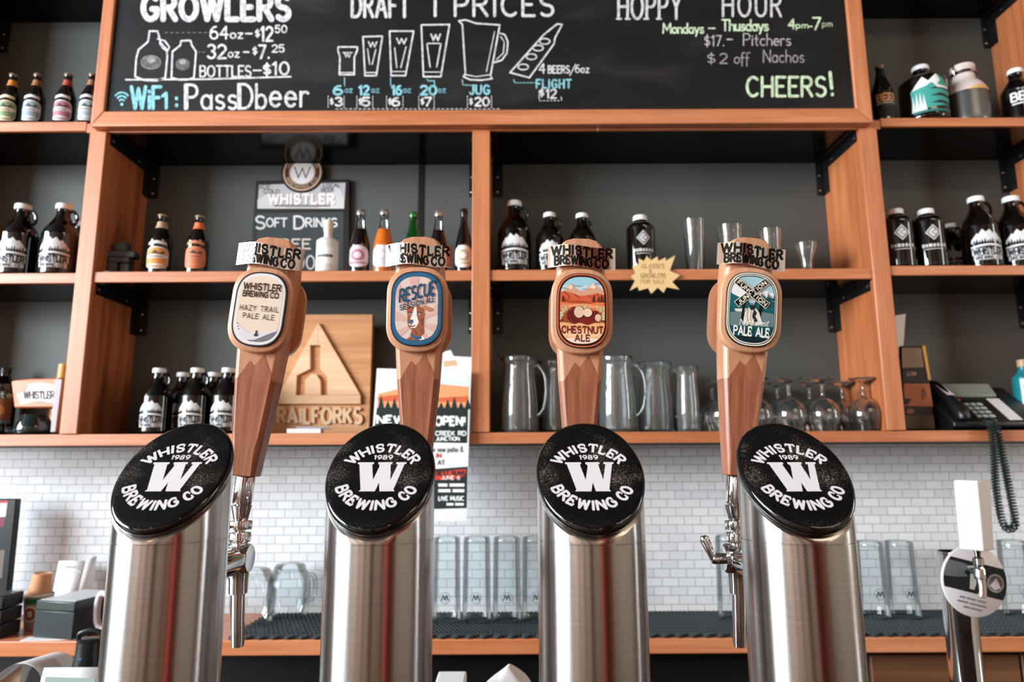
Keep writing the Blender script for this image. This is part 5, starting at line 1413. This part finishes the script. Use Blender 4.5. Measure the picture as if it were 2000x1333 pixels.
# telephone: a sloping desk set, its handset on the left and a hanging coil cord
zt = zB
t = thing('telephone', 'black desk telephone with handset and coiled cord, right bay bottom shelf', 'telephone', on(1925, zt, 2.58, .05), (0, 0, 0))
M = Matrix.Rotation(R(38), 4, 'X')
mb = MB(); mb.rings([[(x * k, -.055, .012), (x * k, -.055, .030), (x * k, .13, .172), (x * k, .16, .172), (x * k, .19, .0005), (x * k, -.03, .0005)] for x, k in ((-.155, 1), (.175, 1))])
mb.build('phone_base', BLKP, t, bevel=.006)
ang = math.atan2(.142, .185); ca, sa = math.cos(ang), math.sin(ang)
sl = lambda u, v, h: Vector((u, -.055 + v * ca - h * sa, .030 + v * sa + h * ca))       # on the sloping face
mb = MB(); mb.tube([sl(-.125, .0, .012), sl(-.125, .02, .026), sl(-.125, .11, .034), sl(-.125, .20, .026), sl(-.125, .222, .012)], [.022, .025, .018, .025, .022], 18)
mb.build('handset', BLKP, t)
def face(name, pts, c, h=.0012, rough=.5):
    a = Art(); a.poly(pts, c); return a.build(name, lambda x, y, l: sl(x, y, h), t, inks=lambda c: ink(c, rough))
MB().rings([[sl(x, v, h) for v, h in ((.162, .001), (.165, .012), (.225, .026), (.228, .001))] for x in (-.085, .10)]).build('display', mat('grey_lcd', '7f8479', .3), t, bevel=.002)
face('paper_strip', [(.055, .01), (.105, .01), (.105, .155), (.055, .155)], 'd9d3d6')['label'] = 'white paper strip'
a = Art(); a.poly([(-.139, .10), (-.111, .10), (-.111, .185), (-.139, .185)], 'c9bfbf'); a.build('handset_label', lambda x, y, l: sl(x, y, .0545 - abs(y - .11) * .09), t)
for i in range(3):
    for j in range(4):
        mb = MB(); mb.rings([[sl(-.045 + i * .026 + dx * k, .035 + j * .026 + dy * k, h) for dx, dy in ((-.009, -.007), (.009, -.007), (.009, .007), (-.009, .007))] for k, h in ((1, .0005), (1, .004), (.8, .0055))])
        mb.build('key', mat('phone_key', 'a5aaa8', .4), t)
MB().lathe([(.006, 0), (.006, .003), (.003, .005)], 12, c=sl(-.055, .145, 0)).build('message_lamp', mat('red_lamp', 'c0284a', .3, emit='d0305a', es=.6), t)
MB().lathe([(.008, 0), (.008, .003), (.005, .004)], 14, c=sl(.14, .012, 0)).build('round_button', mat('phone_key', ''), t)
# cord
base = Vector(t.location)
path = [P(1924, 822, 2.50), P(1934, 832, 2.474), P(1941, 880, 2.47), P(1944, 940, 2.475), P(1950, 985, 2.475), P(1958, 1020, 2.475), P(1968, 1034, 2.475), P(1980, 1030, 2.475), P(1982, 1012, 2.475), P(1972, 960, 2.475), P(1960, 900, 2.475), P(1950, 850, 2.475), P(1945, 832, 2.474), P(1940, 820, 2.50)]
path = [p - base for p in path]
fine = []
for i in range(len(path) - 1):
    p0, p1, p2, p3 = path[max(i - 1, 0)], path[i], path[i + 1], path[min(i + 2, len(path) - 1)]
    for k in range(24):
        s = k / 24; fine.append(.5 * (2 * p1 + (p2 - p0) * s + (2 * p0 - 5 * p1 + 4 * p2 - p3) * s * s + (3 * p1 - p0 - 3 * p2 + p3) * s ** 3))
dense = []; acc = 0
for i in range(len(fine) - 1):
    a_, b_ = fine[i], fine[i + 1]; n_ = max(1, int((b_ - a_).length / .0011))
    tdir = (b_ - a_).normalized(); u = tdir.cross(Vector((0, 1, 0))).normalized(); v = Vector((0, 1, 0))
    for k in range(n_):
        ph = acc / .0105 * 2 * math.pi; acc += (b_ - a_).length / n_
        dense.append(a_ + (b_ - a_) * k / n_ + u * (.0105 * math.cos(ph)) + v * (.0105 * math.sin(ph)))
MB().tube(dense, .0034, 6).build('coiled_cord', mat('cord_black', '1c2626', .4), t)
t = thing('spray_bottle', 'teal bottle with white label at the right end of the bottom shelf', 'bottle', on(2004, zB + .05, 2.66))
bx_ = thing('black_box', 'black box under the teal bottle, right end of the bottom shelf', 'box', on(2020, zB, 2.67, .02))
MB().bx(-.05, .05, -.06, .06, 0, .049).build('box_body', BLKP, bx_, bevel=.003); MB().bx(-.04, .04, -.0612, -.0602, .01, .04).build('box_label', ink('2d3032'), bx_)
MB().lathe(smooth_prof([(.036, 0), (.036, 0), (.041, .004), (.042, .02), (.042, .02), (.042, .14), (.038, .16), (.02, .18), (.017, .20), (.017, .20)]), 28).build('bottle_body', mat('teal_plastic', '1f7d84', .3), t)
MB().lathe([(.008, .2), (.019, .2), (.019, .225), (.016, .228), (.005, .2285)], 20).build('bottle_cap', mat('tan_cap', 'c79a78', .4), t)
a = Art(); a.rect(-.042, .05, .05, .15, 'cfd8dc').stroke([(-.03, .12), (.03, .135)], .006, '5d7d84', 2); a.build('front_label', on_cyl(.042), t, strip=.006)

# ------------------------------------------------------------------ left end of the counter
zc_ = ZC + EPS
t = thing('menu_stand', 'dark framed display standing at the far left of the counter', 'display stand')
ym = 2.67
MB().prism([(P(-45, 980, ym).x, zc_ + .10), (P(-45, 975, ym).x, P(-45, 975, ym).z), (P(32, 975, ym).x, P(32, 975, ym).z), (P(14, 1155, ym).x, zc_ + .10)], ym, ym + .03).build('frame', BLKP, t, bevel=.004)
MB().bx(P(-45, 1180, ym).x, P(10, 1180, ym).x, ym - .02, ym + .08, zc_, zc_ + .10).build('base', BLKP, t, bevel=.004)
a = Art(); a.poly([(-40, 985), (15, 980), (11, 1010), (-40, 1012)], 'd9d4d6').poly([(-40, 982), (16, 978), (15, 983), (-40, 986)], 'b8404c', 2).poly([(-40, 1012), (11, 1012), (8, 1030), (-40, 1032)], '7a3548', 1).poly([(-40, 1075), (10, 1075), (4, 1130), (-40, 1130)], '6b6259', 1)
a.build('print', lambda px, py, l: P(px, py, ym) - Vector((0, .0006 + l * .0002, 0)), t)
t = thing('paper_tray', 'black stacked paper trays left of the cup on the counter', 'tray', (XP(5, .95, 2.50), 2.50, zc_))
for k in range(3):
    MB().bx(-.11, .04, -.06, .04, k * .048, k * .048 + .045).build('tray', BLKP, t, bevel=.004)
t = thing('paper_cup', 'green and white paper cup holding a kraft cup on the counter', 'cup', (XP(74, .95, 2.60), 2.60, zc_))
MB().lathe([(.034, 0), (.036, .001), (.047, .112), (.0485, .113), (.0485, .118), (.047, .1185), (.045, .1185), (.0345, .004), (.001, .004)], 32, mi=[0] * 2 + [1] * 6, cap=False).build('cup_body', [mat('cup_print', 'b9a79a', .5), mat('cup_white', 'd9d6d3', .5)], t)
a = Art(); a.rect(-.06, .088, .06, .108, '2f6a52', 1).ell(0, .055, .025, .028, 'efe6dd', 2).ell(0, .055, .02, .022, '9a4f3c', 3).poly([(-.06, .0), (-.03, .0), (-.02, .09), (-.06, .09)], '7a3530', 1).rect(-.008, .045, .008, .065, 'efe6dd', 4)
a.build('cup_print_art', lambda x, y, l: Vector(((.0362 + y * .0995 + .0006 + .0002 * l) * math.sin(x / .042), -(.0362 + y * .0995 + .0006 + .0002 * l) * math.cos(x / .042), y)), t, strip=.008)
t2 = thing('kraft_cup', 'brown kraft paper cup upside down in the green paper cup', 'cup', (XP(79, 1.05, 2.60), 2.60, zc_ + .103), (0, R(4), 0))
MB().lathe([(.040, -.01), (.041, -.008), (.030, .086), (.0285, .0865), (.027, .083), (.001, .083)], 32, cap=False).build('cup_body', mat('kraft_paper', 'c98f66', .7), t2)
t = thing('card_holder', 'white folded table card leaning behind the black box', 'card')
yc = 2.70
mb = MB(); mb.add([(P(97, 1170, yc).x, yc, zc_), (P(143, 1170, yc).x, yc, zc_), (P(152, 1100, yc).x, yc + .05, P(152, 1100, yc).z), (P(98, 1100, yc).x, yc + .05, P(98, 1100, yc).z)], [(0, 1, 2, 3)])
mb.add([(P(143, 1170, yc).x, yc, zc_), (P(160, 1170, yc).x, yc + .06, zc_), (P(166, 1092, yc).x, yc + .075, P(166, 1092, yc).z), (P(152, 1100, yc).x, yc + .05, P(152, 1100, yc).z)], [(0, 1, 2, 3)])
o = mb.build('card_sheet', PAPER, t, recalc=False); sd = o.modifiers.new('thick', 'SOLIDIFY'); sd.thickness = .003; sd.offset = -1
a = Art(); a.rect(113, 1110, 140, 1114, '9a989c').rect(108, 1120, 145, 1122, 'b5b3b6')
a.build('print', lambda px, py, l: (lambda p: Vector((p.x, yc + (p.z - zc_) / (P(160, 1100, yc).z - zc_) * .05 - .0012, p.z)))(P(px, py, yc)), t)
t = thing('black_box', 'black box with pale top in front of the white card, left counter', 'box', (XP(65, .93, 2.455), 2.455, zc_), (0, 0, R(-14)))
MB().bx(0, .165, 0, .20, 0, .088).build('box_body', mat('dark_slate_box', '1c2424', .4), t, bevel=.003)
MB().bx(.001, .164, .001, .199, .0882, .120).build('box_lid', mat('slate_lid', '39423f', .3), t, bevel=.004)
MB().bx(.01, .155, .01, .19, .1203, .122).build('top_sheet', mat('pale_box_top', 'c9c8c9', .35), t)
a_ = thing('napkin', 'white paper sheets poking out under the black box', 'paper', (XP(118, .9, 2.44), 2.44, zc_ ), (0, 0, .1))
MB().bx(-.12, .07, -.012, .035, 0, .003).build('sheet', PAPER, a_)
t.location.z += .0036; t.location.y += .0
t = thing('pen_mug', 'glass mug holding pens beside the leftmost tower', 'mug', (XP(238, .98, 2.47), 2.47, zc_), (0, 0, R(180)))
MB().lathe([(.001, .012), (.042, .012), (.046, .15), (.049, .152), (.05, .148), (.047, .006), (.044, 0), (.001, 0)], 32, cap=False).build('mug_wall', PGLASS, t)
MB().tube([(.046, 0, .135), (.076, 0, .14), (.086, 0, .10), (.082, 0, .05), (.066, 0, .028), (.046, 0, .03)], .0105, 14).build('handle', mat('pale_glazed', 'd9cdd2', .15), t)
for nm, x, y, ln, c, c2 in (('white and orange pen', .024, -.01, .215, 'd8703a', 'e6e0dc'), ('red pen', -.005, .01, .24, 'a8404c', 'a8404c'), ('blue pen', .012, .018, .20, '4a5a86', '4a5a86')):
    pm = thing('pen', nm + ' standing in the glass mug beside the tower', 'pen', t.location + Vector((-x, -y, .014)), (R(4), R(-7 if x > 0 else 6), 0))
    MB().lathe([(.002, 0), (.0055, .012), (.0055, ln * .8), (.004, ln * .81)], 12).build('barrel', mat('pen_' + c, c, .35), pm)
    MB().lathe([(.006, ln * .72), (.006, ln * .98), (.003, ln)], 12).build('pen_cap', mat('pen_' + c2 + 'c', c2, .35), pm)

# ------------------------------------------------------------------ things on the under-bar ledge at the bottom of the picture
zl = .8806
t = thing('cream_siphon', 'steel cream siphon with black head and loop at lower left', 'siphon', (XP(168, 1.0, 1.62), 1.62, zl))
zt_ = P(170, 1232, 1.62).z - zl
MB().lathe(smooth_prof([(.036, 0), (.036, 0), (.04, .004), (.041, .02), (.041, .02), (.041, zt_ - .125), (.037, zt_ - .11), (.028, zt_ - .098), (.028, zt_ - .098)]), 36).build('steel_body', mat('siphon_steel', 'b7b2aa', .25, 1), t)
MB().lathe([(.026, zt_ - .10), (.033, zt_ - .098), (.034, zt_ - .094), (.027, zt_ - .05), (.026, zt_ - .022), (.02, zt_ - .018), (.005, zt_ - .017)], 28).build('black_head', BLKP, t)
MB().tube([(.02, 0, zt_ - .05), (.026, 0, zt_ - .015), (.022, 0, zt_ - .004), (0, 0, zt_), (-.022, 0, zt_ - .006), (-.026, 0, zt_ - .016), (-.022, 0, zt_ - .026)], .0052, 10).build('loop_lever', BLKP, t)
MB().lathe([(.004, 0), (.004, .002), (.002, .003)], 10, c=(0, -.0275, zt_ - .055)).build('blue_dot', ink('2f7fa8'), t)


def cloth(name, label, cat, px, Y, h, wx, wy, c, seed):
    t = thing(name, label, cat, (XP(px, zl + h, Y), Y, zl))
    rnd = random.Random(seed); n, mrow = 22, 9; rs = []
    ph = [rnd.uniform(0, 6.28) for _ in range(4)]
    for i in range(mrow):
        v = i / (mrow - 1); rr = max((1 - v ** 2.6) ** .5, .03)
        rs.append([(wx * rr * math.cos(2 * math.pi * j / n) * (1 + .12 * math.sin(3 * 2 * math.pi * j / n + ph[0] + v * 2)), wy * rr * math.sin(2 * math.pi * j / n) * (1 + .1 * math.sin(4 * 2 * math.pi * j / n + ph[1])),
                    h * v * (1 + .06 * math.sin(2 * 2 * math.pi * j / n + ph[2])) if 0 < i else 0) for j in range(n)])
    o = MB().rings(rs).build('bag_body', mat('bag_' + c, c, .6), t, smooth=60)
    s = o.modifiers.new('soft', 'SUBSURF'); s.levels = 1; s.render_levels = 2
    return t


def hz(py, Y): return P(100, py, Y).z - zl


t = thing('paper_roll', 'loosely rolled white paper with tan print at the bottom left corner', 'paper', (XP(45, 1.0, 1.64), 1.64, zl))
pth = [(-14, 1480), (-12, 1400), (2, 1322), (24, 1304), (45, 1290), (58, 1284), (76, 1283), (92, 1289), (104, 1301), (110, 1320), (112, 1400), (112, 1480)]
def roll(i, y, dz=0):
    p = P(*pth[i], 1.63); return (p.x - t.location.x, y, max(p.z - zl - dz, .0))
mb = MB()
for i in range(len(pth) - 1): mb.add([roll(i, -.06), roll(i + 1, -.06), roll(i + 1, .08, .012), roll(i, .08, .012)], [(0, 1, 2, 3)])
o = mb.build('paper_sheet', PAPER, t, smooth=60, recalc=False); wl = o.modifiers.new('weld', 'WELD'); sd = o.modifiers.new('thick', 'SOLIDIFY'); sd.thickness = .002; sd.offset = -1
sb_ = o.modifiers.new('soft', 'SUBSURF'); sb_.levels = 1; sb_.render_levels = 2
mb = MB(); mb.prism([(P(x, y, 1.62).x - t.location.x, P(x, y, 1.62).z - zl) for x, y in ((4, 1330), (28, 1312), (50, 1296), (46, 1320), (40, 1360), (2, 1360))], -.03, -.028)
mb.build('printed_insert', ink('c9a48c'), t)
t = thing('folded_menu', 'folded printed menu between the white bag and the siphon', 'menu', (XP(104, 1.05, 1.43), 1.43, zl), (0, 0, R(-8)))
hm = hz(1310, 1.43)
mb = MB(); mb.add([(-.05, -.02, 0), (.08, -.02, 0), (.08, .03, hm), (-.05, .03, hm - .006)], [(0, 1, 2, 3)]); o = mb.build('menu_sheet', PAPER, t, recalc=False); sd = o.modifiers.new('thick', 'SOLIDIFY'); sd.thickness = .012; sd.offset = -1
a = Art(); a.rect(-.04, hm - .03, .07, hm - .02, '7a8a80').rect(-.04, hm - .055, .07, hm - .042, 'c9a8a4').rect(-.04, hm - .085, .04, hm - .062, '6fa0a8')
a.build('print', lambda x, y, l: Vector((x, -.02 + .05 * y / hm - .0012, y)), t)
cloth('paper_bag', 'white bag top showing between the two middle towers', 'bag', 994, 1.62, hz(1306, 1.62), .075, .07, 'd9d2d0', 5)
t = thing('napkin_stack', 'white paper edge just right of the dog label tower at the bottom', 'napkins', (XP(880, 1.02, 1.52), 1.52, zl))
MB().bx(-.03, .03, -.05, .05, 0, hz(1327, 1.47) - .018).build('napkins', PAPER, t, bevel=.003)

# ------------------------------------------------------------------ the single chrome tap at the right
yt = 1.72
xt = XP(1877, 1.1, yt)
t = thing('chrome_tap_column', 'chrome tap column with white handle and round badge at the right edge', 'beer tower', (xt, yt, .88 + EPS))
ztop = P(1862, 1078, yt).z - .88
MB().lathe([(.05, 0), (.05, .008), (.038, .012), (.036, .02), (.036, ztop - .004), (.0375, ztop - .003), (.0375, ztop), (.034, ztop), (.034, ztop - .03), (.001, ztop - .03)], 40, cap=False).build('column', CHROME, t, smooth=30)
bc_ = P(1902, 1135, yt - .06); bl = bc_ - t.location
mb = MB(); mb.lathe([(.001, .004), (.078, .004), (.081, .002), (.081, -.002), (.078, -.004), (.001, -.004)], 48, axis='Y')
bd = mb.build('badge_disc', mat('badge_white', 'e2d8d8', .35), t, loc=bl); bd['label'] = 'round white badge with dark band'
bd.rotation_euler = (0, R(14), R(6))
a = Art(); cv = arc(0, 0, .079, .079, 0, 360, 40)[:-1]
c = Clipped(cv); c.rect(-.1, -.028, .1, .042, '0d1414', 1).poly([(-.078, .02), (-.078, .034), (-.03, .034), (-.018, .026), (-.03, .016), (-.02, .006), (-.045, .0), (-.078, -.004)], '6f7375', 2).poly([(-.025, .03), (-.005, .034), (.006, .01), (.0, -.02), (-.012, -.02), (-.014, .012)], 'c9c4bd', 2)
c.ell(.05, .006, .021, .021, 'a59c98', 2, 24).ell(.05, .006, .017, .017, '5f5a58', 3, 24).poly([(.036, -.002), (.05, .018), (.064, -.002), (.05, -.01)], 'd9cfca', 4)
c.join(a)
[a.rect(x0, y0, x1, y0 + .004, '857e82', 2) for y0, x0, x1 in ((-.044, -.034, -.020), (-.044, -.016, .006), (-.044, .010, .032), (-.054, -.038, -.012), (-.054, -.007, .034), (-.064, -.022, -.008), (-.064, -.004, .024))]
a.build('badge_print', lambda x, y, l: Vector((x, -.0041 - .0003 * l, y)), bd)
f0 = P(1911, 1100, yt - .10) - t.location
mb = MB(); mb.lathe([(.004, .030), (.0085, .028), (.006, .014), (.0115, .010), (.0115, -.004), (.008, -.008), (.012, -.014), (.012, -.034), (.006, -.042)], 24, c=f0)
mb.lathe([(.007, 0), (.007, .085)], 16, c=f0 + Vector((0, .0, -.022)), axis='Y')
f = mb.build('faucet', CHROME, t)
MB().tube([f0 + Vector((0, 0, -.03)), f0 + Vector((0, -.004, -.05)), f0 + Vector((-.006, -.01, -.074))], [.010, .009, .0085], 16).build('spout', CHROME, f)
h0, h1 = P(1908, 1074, yt - .10), P(1898, 938, yt - .10)
w0, w1 = .028, .034
b0, b1 = h0 - t.location, h1 - t.location
hh = MB().rings([[(b.x + sx * w_ * .80 - sy * .0145, b.y + sx * w_ * .5 + sy * .020, b.z) for sx, sy in ((-1, -1), (1, -1), (1, 1), (-1, 1))] for b, w_ in ((b0, w0 * .95), (b0 + (b1 - b0) * .3, w0), (b1 - Vector((0, 0, .006)), w1), (b1, w1 * .92))]).build('tap_lever', mat('white_lacquer', 'e9e4e3', .3), t, bevel=.003)
hh['label'] = 'white wooden tap lever'
